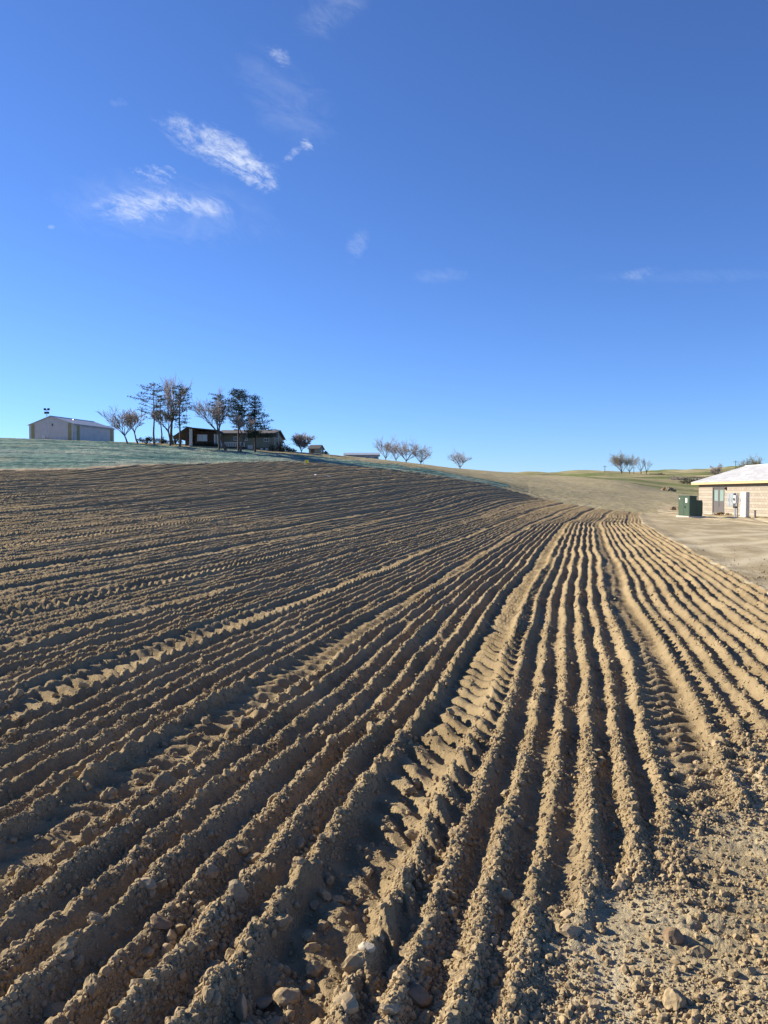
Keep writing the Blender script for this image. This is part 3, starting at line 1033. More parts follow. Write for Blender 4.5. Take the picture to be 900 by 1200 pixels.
# entry with white posts between the wings
b2, b3 = HX(254), HX(320)
MB().box(b2 + 0.003, b3, 0.9, 9.0, HZ(524), HZ(508.5)).build('pale_wall', M['creamwall'], hs)
MB().box(b2 + 0.1, b3 - 0.1, 1.0, 8.9, -2.2, HZ(524) - 0.003).build('brick_base', M['brick'], hs)
zr, ze = HZ(501.5), HZ(509.0)
MB().prism([(-0.2 + 0.2, ze), (0.0, ze + 0.16), (4.95, zr + 0.16), (9.9, ze + 0.16), (9.9, ze), (4.95, zr)], 'x', b2 - 0.3, b3 + 0.25).build('pale_wing_roof', M['houseroof'], hs)
MB().prism([(0.9, ze - 0.1), (4.95, zr - 0.05), (9.0, ze - 0.1)], 'x', b3 - 0.2, b3 - 0.01).build('gable_wall', M['creamwall'], hs)
for (a, b, t_, u_) in ((272, 279.5, 511.0, 516), (308, 314.5, 513, 517), (284, 289, 512, 516)):
    w = MB().box(HX(a), HX(b), 0.80, 0.898, HZ(u_), HZ(t_)).build('window', M['whitetrim'], hs)
    m_ = (HX(a) + HX(b)) / 2
    for (c, e) in ((HX(a) + 0.07, m_ - 0.03), (m_ + 0.03, HX(b) - 0.07)):
        MB().box(c, e, 0.77, 0.798, HZ(u_) + 0.07, HZ(t_) - 0.07).build('pane', M['glass'], w)
for (a, b) in ((303.6, 307), (310, 313.2)):
    w = MB().box(HX(a), HX(b), 0.90, 0.998, HZ(528), HZ(524.6)).build('basement_window', M['whitetrim'], hs)
    MB().box(HX(a) + 0.06, HX(b) - 0.06, 0.87, 0.898, HZ(527.6), HZ(525)).build('pane', M['paleglass'], w)
for px in (252.5, 255.5, 258.5):
    MB().box(HX(px) - 0.09, HX(px) + 0.09, -0.2, -0.02, -1.0, HZ(508.8)).build('porch_post', M['whitetrim'], hs)
d_ = MB().box(HX(289), HX(295), 0.86, 0.997, HZ(528.5), HZ(521.0)).build('lower_door', M['whitetrim'], hs)
MB().box(HX(294), HX(294.3), 0.82, 0.858, HZ(525.5), HZ(525.1)).build('handle', M['black'], d_)
rl = MB()
for k in range(14):
    xx = HX(262) + k * (HX(288) - HX(262)) / 13
    rl.box(xx - 0.04, xx + 0.04, -0.9, -0.82, HZ(524), HZ(519.6))
rl.box(HX(262), HX(288), -0.92, -0.80, HZ(519.6) + 0.003, HZ(519.6) + 0.08)
rl.build('deck_railing', M['whitetrim'], hs)
MB().box(HX(261), HX(289), -1.0, 0.88, HZ(525), HZ(524.1)).build('deck', M['houseroof'], hs)
ch = MB().box(HX(266), HX(270), 4.3, 5.6, HZ(506), HZ(499.5)).build('chimney', M['brick'], hs)

# small car by the house
M['carpaint'] = plain('dark_car_paint', (0.05, 0.055, 0.06), 0.25, 0.05, 3, 0.2, 0.6)
M['rubber'] = plain('tyre_rubber', (0.02, 0.02, 0.02), 0.9)
c0 = at(325.5, 230)
car = thing('parked_car', 'dark car parked by the shrubs at the right end of the long house', 'car', c0, R(8))
MB().prism([(-2.1, 0.3), (2.1, 0.3), (2.15, 0.75), (1.2, 0.9), (0.6, 1.38), (-0.9, 1.4), (-1.5, 0.95), (-2.12, 0.88)], 'y', -0.85, 0.85).build('body', M['carpaint'], car, bevel=0.08)
MB().prism([(0.95, 0.95), (0.5, 1.30), (-0.8, 1.32), (-1.25, 0.97)], 'y', -0.865, -0.855).build('side_window', M['paleglass'], car)
for (xx, yy) in ((-1.35, -0.8), (1.35, -0.8), (-1.35, 0.8), (1.35, 0.8)):
    wh = MB().tube((xx, yy - 0.1, 0.32), (xx, yy + 0.1, 0.32), 0.32, 0.32, 14).build('wheel', M['rubber'], car)
    MB().tube((xx, yy - 0.115, 0.32), (xx, yy + 0.115, 0.32), 0.19, 0.19, 12).build('rim', M['steel'], wh)

# small gabled outbuilding and long low building
p = at(362, 172)
oz = hz(531, 172)
ob = thing('small_outbuilding', 'small dark gabled outbuilding beside the round bare tree on the hill', 'outbuilding', (p.x, 172, oz), R(-14))
sc = 172 / 900.0
MB().prism([(0, -0.8), (3.4, -0.8), (3.4, 0.95), (1.7, 1.75), (0, 0.95)], 'x', 0, 2.35).build('wall', M['creamwall'], ob)
MB().prism([(-0.25, 0.85), (1.7, 1.78), (3.65, 0.85), (3.65, 0.99), (1.7, 1.92), (-0.25, 0.99)], 'x', -0.25, 2.6).build('roof', M['houseroof'], ob)
dd = MB().box(0.5, 1.3, -0.05, -0.003, -0.8, 0.8).build('door', M['brownwall'], ob)
MB().box(1.15, 1.2, -0.09, -0.052, -0.05, 0.1).build('handle', M['steel'], dd)
MB().box(2.352, 2.4, 1.2, 2.2, 0.2, 0.8).build('window', M['glass'], ob)

d2 = 222.0
lb = thing('long_low_building', 'long low grey building partly behind the crest, left of the bare trees', 'building', (hx(404, d2), d2, hz(539, d2)))
wl = hx(443.5, d2) - hx(404, d2)
MB().box(0, wl, 0, 7, -1.5, hz(533.6, d2) - hz(539, d2)).build('wall', M['siding'], lb)
zz = hz(533.6, d2) - hz(539, d2)
MB().prism([(-0.5, zz + 0.003), (3.5, zz + 0.75), (7.5, zz + 0.003), (7.5, zz + 0.15), (3.5, zz + 0.95), (-0.5, zz + 0.15)], 'x', -0.4, wl + 0.4).build('roof', M['metalroof'], lb)
for a in (0.62, 0.86):
    w = MB().box(wl * a, wl * a + 1.2, -0.06, -0.003, zz - 0.95, zz - 0.25).build('window', M['whitetrim'], lb)
    MB().box(wl * a + 0.08, wl * a + 1.12, -0.09, -0.062, zz - 0.88, zz - 0.32).build('pane', M['glass'], w)
MB().box(wl * 0.35, wl * 0.35 + 2.6, -0.05, -0.003, -1.2, zz - 0.2).build('roller_door', M['greybox'], lb)


# ------------------------------------------------------------------ trees
def bark(name, col):
    return plain(name, col, 0.95, 0.25, 5)


M['bark'] = bark('grey_brown_bark', (0.105, 0.082, 0.066))
M['darkbark'] = bark('dark_bark', (0.060, 0.045, 0.036))
M['twig'] = plain('bare_twigs', (0.290, 0.240, 0.215), 0.95, 0.25, 3)
M['pinktwig'] = plain('budding_twigs', (0.275, 0.215, 0.180), 0.95, 0.25, 3)
M['needle'] = plain('pine_needles', (0.060, 0.078, 0.042), 0.8, 0.35, 1.5)
M['brownneedle'] = plain('thin_brown_needles', (0.150, 0.130, 0.092), 0.9, 0.3, 1.5)
M['darkneedle'] = plain('dark_spruce_needles', (0.032, 0.046, 0.030), 0.85, 0.35, 1.5)
M['leaf'] = plain('spring_leaves', (0.24, 0.215, 0.105), 0.85, 0.3, 1.5)
M['greenleaf'] = plain('fresh_green_leaves', (0.115, 0.155, 0.035), 0.8, 0.3, 1.5)
M['darkshrub'] = plain('dark_shrub_leaves', (0.030, 0.036, 0.022), 0.9, 0.35, 1.5)


def bare_tree(label, base, h, seed, lean=(0, 0), spread=0.75, twig='twig', limbs=5, fork=0.32, name='bare_tree', group=None, dens=1.0, leaves=None, minr=0.016):
    rng = random.Random(seed)
    t = thing(name, label, 'tree', base, 0, group)
    tk, cr, lv = MB(), MB(), MB()
    top = Vector((lean[0] * h * fork, lean[1] * h * fork, h * fork))
    pts = [Vector((0, 0, -0.4)), Vector((0, 0, 0)) + top * 0.02]
    for k in range(1, 4):
        f = k / 3
        bend = Vector((math.sin(f * 3.1) * 0.10 * h * fork * (1 if seed % 2 else -1), rng.uniform(-0.05, 0.05) * h, 0)) * 0.5
        pts.append(top * f + bend * (1 - f * 0.4))
    r0 = h * 0.026
    tk.path(pts, [r0 * 1.35, r0 * 1.15, r0, r0 * 0.85, r0 * 0.72], 7)

    def grow(p, d, ln, r, lvl):
        mb = tk if lvl == 0 else cr
        n = 3
        q = [p]
        dd = d.copy()
        for k in range(n):
            dd = (dd + Vector((rng.gauss(0, .16), rng.gauss(0, .16), rng.gauss(0.05, .12)))).normalized()
            q.append(q[-1] + dd * ln / n)
        rr = [max(r * (1 - 0.62 * k / n), minr * 0.8) for k in range(n + 1)]
        mb.path(q, rr, 5 if lvl == 0 else 3)
        if leaves and lvl >= 2:
            for k in range(4):
                lv.tri(q[-1] + Vector((rng.gauss(0, .022), rng.gauss(0, .022), rng.gauss(0, .022))) * h, 0.024 * h, rng)
        if lvl >= 3:
            return
        kids = [limbs, 6, 5, 0][lvl] if lvl else max(3, limbs - 1)
        kids = max(2, int(round(kids * dens)))
        for k in range(kids):
            f = 0.35 + 0.65 * (k + rng.random() * 0.6) / kids
            f = min(f, 1.0)
            i = min(int(f * n), n - 1)
            pp = q[i].lerp(q[i + 1], f * n - i)
            ax = Vector((rng.gauss(0, 1), rng.gauss(0, 1), rng.gauss(0, 0.7)))
            nd = (dd + ax.normalized() * rng.uniform(0.55, 1.0) * spread + Vector((0, 0, 0.12))).normalized()
            grow(pp, nd, ln * rng.uniform(0.46, 0.74), max(r * 0.42, minr), lvl + 1)
    for k in range(limbs):
        a = 2 * math.pi * (k + rng.random() * 0.5) / limbs
        sp = spread * rng.uniform(0.5, 1.15)
        d = Vector((math.cos(a) * sp + lean[0] * 0.5, math.sin(a) * sp + lean[1] * 0.5, rng.uniform(0.75, 1.1))).normalized()
        st = pts[-1] if k < limbs - 2 else pts[-2].lerp(pts[-1], rng.uniform(0.3, 0.9))
        grow(st, d, h * (1 - fork) * rng.uniform(0.55, 0.78), r0 * 0.55, 0)
    tk.build('trunk', M['bark'], t, True)
    cr.build('crown', M[twig], t)
    if leaves:
        lv.build('foliage', M[leaves], t)
    return t


def pine(label, base, h, seed, first=0.35, width=0.2, dens=1.0, mat_='needle', side=0.0, droop=0.15, name='pine_tree', group=None, tip=0.25, pads=5, size=0.30):
    rng = random.Random(seed)
    t = thing(name, label, 'tree', base, 0, group)
    tk, cr = MB(), MB()
    size *= h / 11.7
    leaf_ = 0.34 * h / 11.7
    r0 = h * 0.017
    sway = [Vector((rng.gauss(0, .05), rng.gauss(0, .05), 0)) * h * 0.12 for _ in range(6)]
    pts = [Vector((0, 0, -0.4))] + [Vector((0, 0, h * k / 5)) + (sway[k] if k else Vector((0, 0, 0))) for k in range(6)]
    tk.path(pts, [r0 * 1.25] + [r0 * (1.05 - 0.19 * k) for k in range(6)], 7)

    def on_trunk(z):
        f = max(0, min(z / h * 5, 4.999))
        i = int(f)
        return pts[i + 1].lerp(pts[i + 2], f - i)
    lv = int(13 * (1 - first) / 0.65) + 2
    for k in range(lv):
        f = first + (1 - first) * (k + 0.2 * rng.random()) / lv
        prof = (0.45 + 0.75 * math.sin(math.pi * min(1, (1 - f) / (1 - first) * 0.85 + 0.10))) if tip < 0.3 else (0.12 + 1.05 * (1 - f) / (1 - first))
        nb = rng.choice([3, 4, 4, 5]) if dens >= 1 else rng.choice([2, 3, 3])
        a0 = rng.random() * 6.28
        for j in range(nb):
            a = a0 + 6.283 * j / nb + rng.gauss(0, .3)
            ln = h * width * prof * rng.uniform(0.6, 1.2) * (1 + side * math.cos(a))
            if ln < 0.15:
                continue
            p0 = on_trunk(f * h)
            d = Vector((math.cos(a), math.sin(a), rng.uniform(-0.05, 0.35) - droop))
            p1 = p0 + d * ln * 0.6
            p2 = p1 + Vector((d.x, d.y, d.z + 0.22)) * ln * 0.4
            tk.path([p0, p1, p2], [r0 * 0.24, r0 * 0.17, 0.015], 3)
            npad = max(2, int(pads * prof))
            for q in range(npad):
                g = 0.45 + 0.6 * (q + rng.random()) / npad
                c = p0.lerp(p1, g / 0.6) if g < 0.6 else p1.lerp(p2, (g - 0.6) / 0.4)
                w_ = size * (0.7 + 0.6 * rng.random())
                for _ in range(int(15 * dens)):
                    cr.tri(c + Vector((rng.gauss(0, w_), rng.gauss(0, w_), rng.gauss(0.03, w_ * 0.28))), leaf_, rng, 0.5)
    for _ in range(int(40 * dens)):
        cr.tri(on_trunk(h * rng.uniform(0.93, 1.0)) + Vector((rng.gauss(0, .17), rng.gauss(0, .17), rng.gauss(0, .12))), leaf_ * 0.8, rng)
    tk.build('trunk', M['bark'] if mat_ != 'darkneedle' else M['darkbark'], t, True)
    cr.build('crown', M[mat_], t)
    return t


def shrub(label, base, sx_, sy_, sz_, seed, mat_='darkshrub', n=700, name='shrub', leaf=0.28, group=None, cat='shrub'):
    rng = random.Random(seed)
    t = thing(name, label, cat, base, 0, group)
    st, lv = MB(), MB()
    if base.y < 125:
        sx_, sy_, sz_, leaf = sx_ * 0.6, sy_ * 0.6, sz_ * 0.6, leaf * 0.6
    for k in range(7):
        a = rng.random() * 6.28
        q = Vector((math.cos(a) * sx_ * 0.6 * rng.random(), math.sin(a) * sy_ * 0.6 * rng.random(), sz_ * rng.uniform(0.5, 0.85)))
        st.path([(0, 0, -0.2), q * 0.5 + Vector((0, 0, 0.1)), q], [0.06, 0.04, 0.02], 4)
    cl = [(rng.uniform(0, 6.28), rng.random() ** 0.5, rng.random()) for _ in range(max(9, n // 45))]
    for k in range(n):
        a, r_, z_ = rng.choice(cl)
        c = Vector((math.cos(a) * r_ * sx_ * 0.85, math.sin(a) * r_ * sy_ * 0.85, sz_ * (0.15 + 0.75 * z_ * (1 - 0.55 * r_ * r_))))
        c += Vector((rng.gauss(0, sx_ * .13), rng.gauss(0, sy_ * .13), rng.gauss(0, sz_ * .11)))
        c.z = max(c.z, 0.02)
        lv.tri(c, leaf * rng.uniform(0.7, 1.3), rng)
    st.build('stem', M['darkbark'], t)
    lv.build('foliage', M[mat_], t)
    return t


def th(px, d, y_top):
    """height of a thing that stands at px, d and reaches y_top in the photograph"""
    return hz(y_top, d) - at(px, d).z


HD = 88.0
GT = 'tall pines around the house'
GB = 'bare trees on the hill'
bare_tree('leafless tree with reddish twigs just right of the metal shed, leaning left', at(150, HD), th(150, HD, 481), 3, (-0.35, 0), 0.85, 'pinktwig', 6, 0.24, group=GB)
bare_tree('leafless crooked tree between the reddish leaning tree and the tall pines', at(162, HD + 2), th(162, HD, 485), 8, (-0.28, 0), 0.8, 'pinktwig', 5, 0.40, group=GB)
pine('tall thin pine with wide sparse brown crown, leftmost of the pines', at(181, HD), th(181, HD, 449.5), 21, 0.42, 0.23, 0.75, 'brownneedle', -0.30, 0.05, group=GT, pads=5)
pine('short scraggly brown pine close behind the leftmost tall pine', at(189, HD + 4), th(189, HD, 462), 22, 0.40, 0.14, 0.6, 'brownneedle', 0.2, 0.05, group=GT, pads=4)
bare_tree('crooked low tree with brown leaf clusters standing among the left pines', at(200, HD - 1), th(200, HD, 478), 15, (-0.12, 0), 0.55, 'pinktwig', 5, 0.42, group=GB, leaves='brownneedle')
bare_tree('tall narrow leafless tree between two pines left of the carport', at(202, HD + 3), th(202, HD, 453), 16, (0.0, 0), 0.36, 'twig', 5, 0.36, group=GB)
pine('tall slender pine with grey green tufts right beside the dark carport', at(211.5, HD - 1), th(211, HD, 450), 23, 0.30, 0.15, 0.75, 'needle', 0.25, 0.12, group=GT)
pine('thin pine with bluish tufts behind the left leaning bare tree before the house', at(257, HD - 2), th(257, HD, 461), 24, 0.45, 0.13, 0.75, 'needle', -0.1, 0.1, group=GT)
bare_tree('bare tree arching left before the middle of the long house', at(265, HD - 3), th(265, HD, 470), 19, (-0.45, 0), 0.62, 'twig', 6, 0.36, group=GB)
pine('tall pine with full rounded top before the middle of the house', at(279.5, HD - 2), th(279, HD, 456.5), 25, 0.38, 0.15, 1.35, 'needle', 0.0, 0.05, group=GT, size=0.36)
bare_tree('bare tree leaning right between the round topped pine and the dark pine', at(282, HD - 4), th(282, HD, 484), 28, (0.30, 0), 0.66, 'twig', 5, 0.40, group=GB)
pine('dense dark pine with drooping layered branches, rightmost of the pines', at(299, HD - 3), th(299, HD, 463), 26, 0.26, 0.22, 1.5, 'darkneedle', 0.45, 0.18, group=GT, tip=0.4, pads=7, size=0.42)
shrub('dark evergreen mass at the left end of the long house beside the carport', at(206, HD + 6), 1.4, 1.2, 2.2, 31, 'darkneedle', 800)
shrub('dark low shrub under the leftmost tall pine', at(172, HD + 3), 1.9, 1.0, 1.5, 32)
shrub('dark low shrub between the thin pine trunks left of the carport', at(190, HD + 5), 1.9, 1.0, 1.5, 33)
shrub('dark clipped shrub under the big window of the brown wall', at(240, 90.0), 1.6, 0.8, 0.95, 34)
shrub('dark shrub at the porch where brown wall meets pale wing', at(249, 90.0), 1.2, 0.8, 1.1, 35)
shrub('dark bushy shrub at the right end of the long house by the pole', at(328, 90), 2.0, 1.2, 2.5, 36, 'darkneedle', 900)
shrub('low dark shrub right of the parked car', at(338, 91), 2.0, 1.0, 1.0, 37)
shrub('tiny round dark bush right of the small outbuilding', at(381.5, 168), 0.7, 0.6, 0.7, 38, n=300)
bare_tree('round bushy leafless tree left of the small outbuilding', at(353.5, 95), 0.82 * th(355, 95, 507), 41, (-0.08, 0), 0.75, 'twig', 9, 0.06, group=GB, dens=0.95)
D3 = 190.0
GC_ = 'bare trees along the far crest'
bare_tree('bare upright tree with open V crown right of the long low building', at(452, D3), th(452, D3, 517), 42, (0, 0), 0.6, 'twig', 7, 0.06, group=GC_, minr=0.016, dens=0.78)
bare_tree('bare tree second in the crest row, right of the V shaped one', at(464, D3 + 4), th(464, D3, 521), 43, (0, 0), 0.85, 'twig', 7, 0.06, group=GC_, minr=0.016, dens=0.78)
bare_tree('largest bare tree of the crest row, with thick dark trunk', at(476, D3), th(476, D3, 516), 44, (0.0, 0), 1.0, 'twig', 8, 0.06, group=GC_, minr=0.016, dens=0.78)
bare_tree('bare spreading tree at the right end of the crest row', at(493, D3 + 2), th(493, D3, 522), 45, (0.1, 0), 1.05, 'twig', 8, 0.06, group=GC_, minr=0.016, dens=0.78)
bare_tree('small lone bare tree on the crest between tree row and far hills', at(539, D3 + 4), th(539, D3 + 4, 530), 46, (0, 0), 0.95, 'twig', 8, 0.06, group=GC_, minr=0.016, dens=0.78)
D4 = 440.0
GF = 'trees on the far hill'
bare_tree('full tree with fresh grey green leaves, largest on the far hill', at(728, D4), 0.84 * (hz(531.5, D4) - at(728, D4).z), 51, (0, 0), 0.9, 'twig', 7, 0.14, group=GF, leaves='leaf', minr=0.03)
bare_tree('smaller leafy tree touching the right side of the largest far tree', at(737.5, D4 + 4), 0.84 * (hz(533, D4) - at(737, D4).z), 52, (0, 0), 0.5, 'twig', 5, 0.2, group=GF, leaves='leaf', minr=0.03)
bare_tree('thin bare tree, left one of the pair on the far hill', at(751, D4), 0.84 * (hz(534, D4) - at(751, D4).z), 53, (-0.05, 0), 0.5, 'twig', 4, 0.30, group=GF, minr=0.03, dens=0.8)
bare_tree('thin bare tree, right one of the pair on the far hill', at(757, D4), 0.84 * (hz(537, D4) - at(757, D4).z), 54, (0.1, 0), 0.6, 'twig', 4, 0.30, group=GF, minr=0.03, dens=0.8)
bare_tree('bare bushy tree on the far slope above the block building roof', at(840, 300), 0.75 * (hz(541, 300) - at(840, 300).z), 55, (0, 0), 0.8, 'twig', 6, 0.3, group=GF, minr=0.03)
bare_tree('broad tree in fresh green leaf showing over the block building roof', at(881, 280), hz(540, 280) - at(881, 280).z, 56, (0, 0), 1.0, 'twig', 7, 0.25, group=GF, leaves='greenleaf', minr=0.03)
shrub('dome of green foliage behind the ridge of the block building', at(879, 270), 5.6, 3.5, hz(540.5, 270) - at(879, 270).z, 57, 'greenleaf', 2600, leaf=0.6)
for i, (px, d, w_, h_, lab) in enumerate([
        (808, 260, 5.5, 2.0, 'dark brush on the far slope left of the block building roof'),
        (822, 290, 5.0, 2.6, 'dark brush clump on the far slope just over the roof corner'),
        (856, 290, 4.5, 3.0, 'brown brush on the far slope above the middle of the hip'),
        (899, 270, 3.5, 5.0, 'dark brush at the right edge behind the roof ridge'),
        (770, 420, 9.0, 2.0, 'low dark brush line on the far hill right of the thin pair'),
        (795, 330, 6.0, 1.5, 'low dark brush below the far hill above the green transformer')]):
    shrub(lab, at(px, d), w_, 2.5, h_, 70 + i, 'darkshrub' if i % 2 == 0 else 'twig', 700, leaf=0.5, name='brush', group='brush on the far slope')

# ------------------------------------------------------------------ poles, flag, litter, heaps
M['polewood'] = plain('weathered_pole', (0.16, 0.13, 0.10), 0.95, 0.2, 6)


def pole(label, px, d, ytop, r, arm=True, name='utility_pole'):
    b = at(px, d)
    t = thing(name, label, 'pole', b, 0)
    h = hz(ytop, d) - b.z
    MB().tube((0, 0, -0.5), (0, 0, h), r * 1.2, r * 0.8, 8).build('post', M['polewood'] if arm else M['steel'], t)
    if arm:
        MB().box(-1.1, 1.1, -r - 0.16, -r - 0.02, h - 0.75, h - 0.6).build('crossarm', M['polewood'], t)
        for s in (-0.95, -0.4, 0.4, 0.95):
            MB().tube((s, -r - 0.09, h - 0.598), (s, -r - 0.09, h - 0.4), 0.05, 0.04, 6).build('insulator', M['whitebox'], t)
    else:
        MB().path([(0, 0, h - 0.1), (-0.4, 0, h + 0.05), (-0.9, 0, h)], [0.05, 0.045, 0.04], 6).build('arm', M['steel'], t)
        MB().box(-1.25, -0.75, -0.14, 0.14, h - 0.14, h + 0.02).build('lamp_head', M['greybox'], t, bevel=0.03)
    return t


pole('slim lamp post behind the shrubs at the right end of the house', 326, 95, 503.5, 0.07, False, 'lamp_post')
pole('utility pole on the far skyline left of the leafy trees', 708.5, 430, 545.5, 0.16)
pole('utility pole on the far skyline between leafy tree and thin pair', 742.5, 440, 547, 0.15)
pole('utility pole showing above the roof of the block building', 861.5, 330, 539.5, 0.14)

M['yellow'] = plain('yellow_plastic', (0.75, 0.62, 0.03), 0.6, 0.05)
fx = at(357.5, 73)
fl = thing('marker_flag', 'small yellow marker flag at the upper edge of the brown field', 'flag', fx)
MB().tube((0, 0, -0.05), (0, 0, 0.55), 0.012, 0.010, 5).build('wire', M['steel'], fl)
fm = MB()
for k in range(6):
    a, b = k / 6 * 0.34, (k + 1) / 6 * 0.34
    za, zb_ = 0.03 * math.sin(a * 20), 0.03 * math.sin(b * 20)
    fm.add([(a, za, 0.24), (b, zb_, 0.24), (b, zb_, 0.54), (a, za, 0.54), (a, za + 0.004, 0.24), (b, zb_ + 0.004, 0.24), (b, zb_ + 0.004, 0.54), (a, za + 0.004, 0.54)],
           [(0, 1, 2, 3), (7, 6, 5, 4), (0, 4, 5, 1), (2, 6, 7, 3)])
fm.build('pennant', M['yellow'], fl)
M['litter'] = plain('white_plastic', (0.75, 0.74, 0.72), 0.5, 0.05)


def crumpled(name, label, px, py_d, size, seed):
    rng = random.Random(seed)
    x, y = (px - 450) / 900.0 * py_d, py_d
    mb = MB()
    vs = [(rng.uniform(-1, 1) * size, rng.uniform(-0.6, 0.6) * size, rng.uniform(0.0, 0.75) * size) for _ in range(10)]
    import bmesh
    bm = bmesh.new()
    for v_ in vs:
        bm.verts.new(v_)
    bmesh.ops.convex_hull(bm, input=bm.verts)
    me = bpy.data.meshes.new(name)
    bm.to_mesh(me)
    bm.free()
    me.materials.append(M['litter'])
    o = bpy.data.objects.new(name, me)
    COL.objects.link(o)
    o.location = (x, y, float(ground_at(x, y, 0.1)[0]) + 0.03)
    return tag(o, label, 'litter')


crumpled('plastic_scrap', 'white plastic scrap lying in the upper rows below the yellow flag', 370, 62, 0.12, 1)
crumpled('plastic_scrap', 'wider white scrap right beside the one below the yellow flag', 385, 62, 0.18, 2)
crumpled('plastic_scrap', 'lone white scrap in the upper left rows below the house', 247, 49, 0.12, 3)


# ------------------------------------------------------------------ stones and clods
def rock_mesh(name, seed, sub=2, cuts=9, rough=0.10, smooth=False):
    import bmesh
    rng = random.Random(seed)
    bm = bmesh.new()
    bmesh.ops.create_icosphere(bm, subdivisions=sub, radius=1.0)
    planes = []
    for _ in range(cuts):
        n = Vector((rng.gauss(0, 1), rng.gauss(0, 1), rng.gauss(0, 1))).normalized()
        planes.append((n, rng.uniform(0.52, 0.88)))
    off = Vector((rng.uniform(0, 99), rng.uniform(0, 99), rng.uniform(0, 99)))
    from mathutils import noise as mn
    for v in bm.verts:
        p = v.co.copy()
        for n, d in planes:
            e = p.dot(n) - d
            if e > 0:
                p -= n * e
        p *= 1 + rough * mn.noise(p * 2.3 + off) + rough * 0.6 * mn.noise(p * 5.1 + off)
        v.co = p
    me = bpy.data.meshes.new(name)
    bm.to_mesh(me)
    bm.free()
    if smooth:
        me.polygons.foreach_set('use_smooth', [True] * len(me.polygons))
    me.update()
    return me


def pix_ground(px, py):
    t, e = pix(px, py)
    d = -EYE / e
    for _ in range(4):
        z = float(ground_at(t * d, d, 0.01)[0])
        d = -(EYE - z) / e
    return t * d, d


NOTABLE = [
    # px, py (base), width in photo px, (x,y,z proportions), material, rotation, name, label
    (789, 1101, 19, (1.0, 0.8, 0.85), 'stone_brown', 20, 'stone', 'dark brown angular stone alone on packed dirt, casting a long shadow to the right'),
    (725, 1040, 18, (1.1, 0.8, 0.75), 'stone_tan', 40, 'stone', 'pale blocky stone with bright flat face at the foot of a row'),
    (667, 1093, 23, (1.2, 0.8, 0.65), 'stone_tan', 15, 'clod', 'broad pale clod where the middle rows end, wider than the stone above it'),
    (664, 1074, 15, (1.0, 0.9, 0.8), 'stone_tan', 70, 'clod', 'rounded tan clod just above the broad pale clod'),
    (697, 1181, 11, (1.0, 0.9, 1.0), 'stone_tan', 30, 'stone', 'small upright tan stone alone on the packed dirt near the bottom edge'),
    (487, 1172, 28, (1.2, 0.9, 0.75), 'stone_brown', -20, 'clod', 'big smooth rounded brown clod at the bottom of the middle rows'),
    (456, 1184, 24, (1.3, 0.8, 0.6), 'stone_tan', 35, 'clod', 'slanted slab of tan soil left of the big smooth brown clod'),
    (428, 1118, 19, (1.3, 0.8, 0.7), 'stone_pale', -30, 'stone', 'pale oval stone, palest of the stones in the rows'),
    (487, 1160, 14, (1.1, 0.7, 0.6), 'stone_grey', -35, 'stone', 'flat grey stone tilted against the row behind the big smooth clod'),
    (407, 1180, 25, (1.1, 0.9, 0.8), 'stone_tan', 10, 'clod', 'chunky light brown clod between two furrows at the bottom centre'),
    (334, 1172, 24, (1.2, 0.9, 0.75), 'clod', 0, 'clod', 'rough rounded clod beside the long flat slab at the bottom'),
    (306, 1179, 30, (1.6, 0.8, 0.5), 'stone_grey', -12, 'stone', 'long flat grey slab lying across the furrow near the bottom edge'),
    (284, 1192, 16, (0.55, 0.8, 1.5), 'stone_tan', 8, 'clod', 'thin clod standing on edge at the very bottom of the picture'),
    (172, 1037, 20, (1.3, 0.8, 0.7), 'stone_tan', -25, 'stone', 'flat bright tan stone on top of a left hand ridge'),
    (187, 1086, 22, (1.3, 0.8, 0.75), 'stone_brown', -18, 'stone', 'reddish brown oval stone between two left hand ridges'),
    (199, 1103, 12, (0.8, 0.8, 1.2), 'stone_tan', 5, 'clod', 'upright tan clod, upper one of two stacked in the furrow'),
    (196, 1116, 13, (1.0, 0.8, 0.9), 'stone_tan', 15, 'clod', 'squat tan clod, lower one of two stacked in the furrow'),
    (172, 1122, 14, (1.1, 0.9, 0.7), 'clod', 50, 'clod', 'small rounded clod in the furrow left of the two stacked ones'),
    (278, 1050, 22, (0.9, 0.6, 1.0), 'stone_grey', -25, 'stone', 'flat grey slab leaning on the side of a ridge'),
    (210, 1092, 13, (0.9, 0.8, 1.1), 'clod', -10, 'clod', 'knobbly clod up on the ridge right of the two stacked ones'),
    (79, 1122, 14, (1.0, 0.8, 0.9), 'stone_tan', 60, 'clod', 'lone tan clod half way up a ridge at the left'),
    (105, 1155, 12, (0.9, 0.8, 1.0), 'stone_tan', -40, 'clod', 'small pale clod on the crest of a left ridge near the bottom'),
    (165, 1166, 22, (1.0, 0.7, 0.9), 'stone_grey', -5, 'stone', 'smooth grey wedge of stone in the furrow near the bottom left'),
    (60, 1188, 24, (1.2, 0.9, 0.7), 'clod', 30, 'clod', 'broad crumbly clod at the bottom left corner'),
    (840, 871, 11, (1.1, 0.8, 0.8), 'stone_tan', 25, 'stone', 'pale stone at the right where the rows begin'),
    (816, 895, 9, (1.1, 0.8, 0.8), 'stone_tan', -5, 'stone', 'small pale stone just below the larger pale one at the right'),
    (700, 1114, 9, (1.0, 0.9, 1.0), 'stone_tan', 0, 'clod', 'little round tan clod on packed dirt right of the broad pale clod'),
    (295, 1010, 20, (1.2, 0.9, 0.8), 'clod', 20, 'clod', 'lumpy clod of several crumbs on a ridge crest left of centre'),
]
base_rocks = [rock_mesh('rock', 100 + i, 3, 11, 0.10) for i in range(8)]
base_clods = [rock_mesh('clod', 200 + i, 3, 8, 0.24) for i in range(10)]
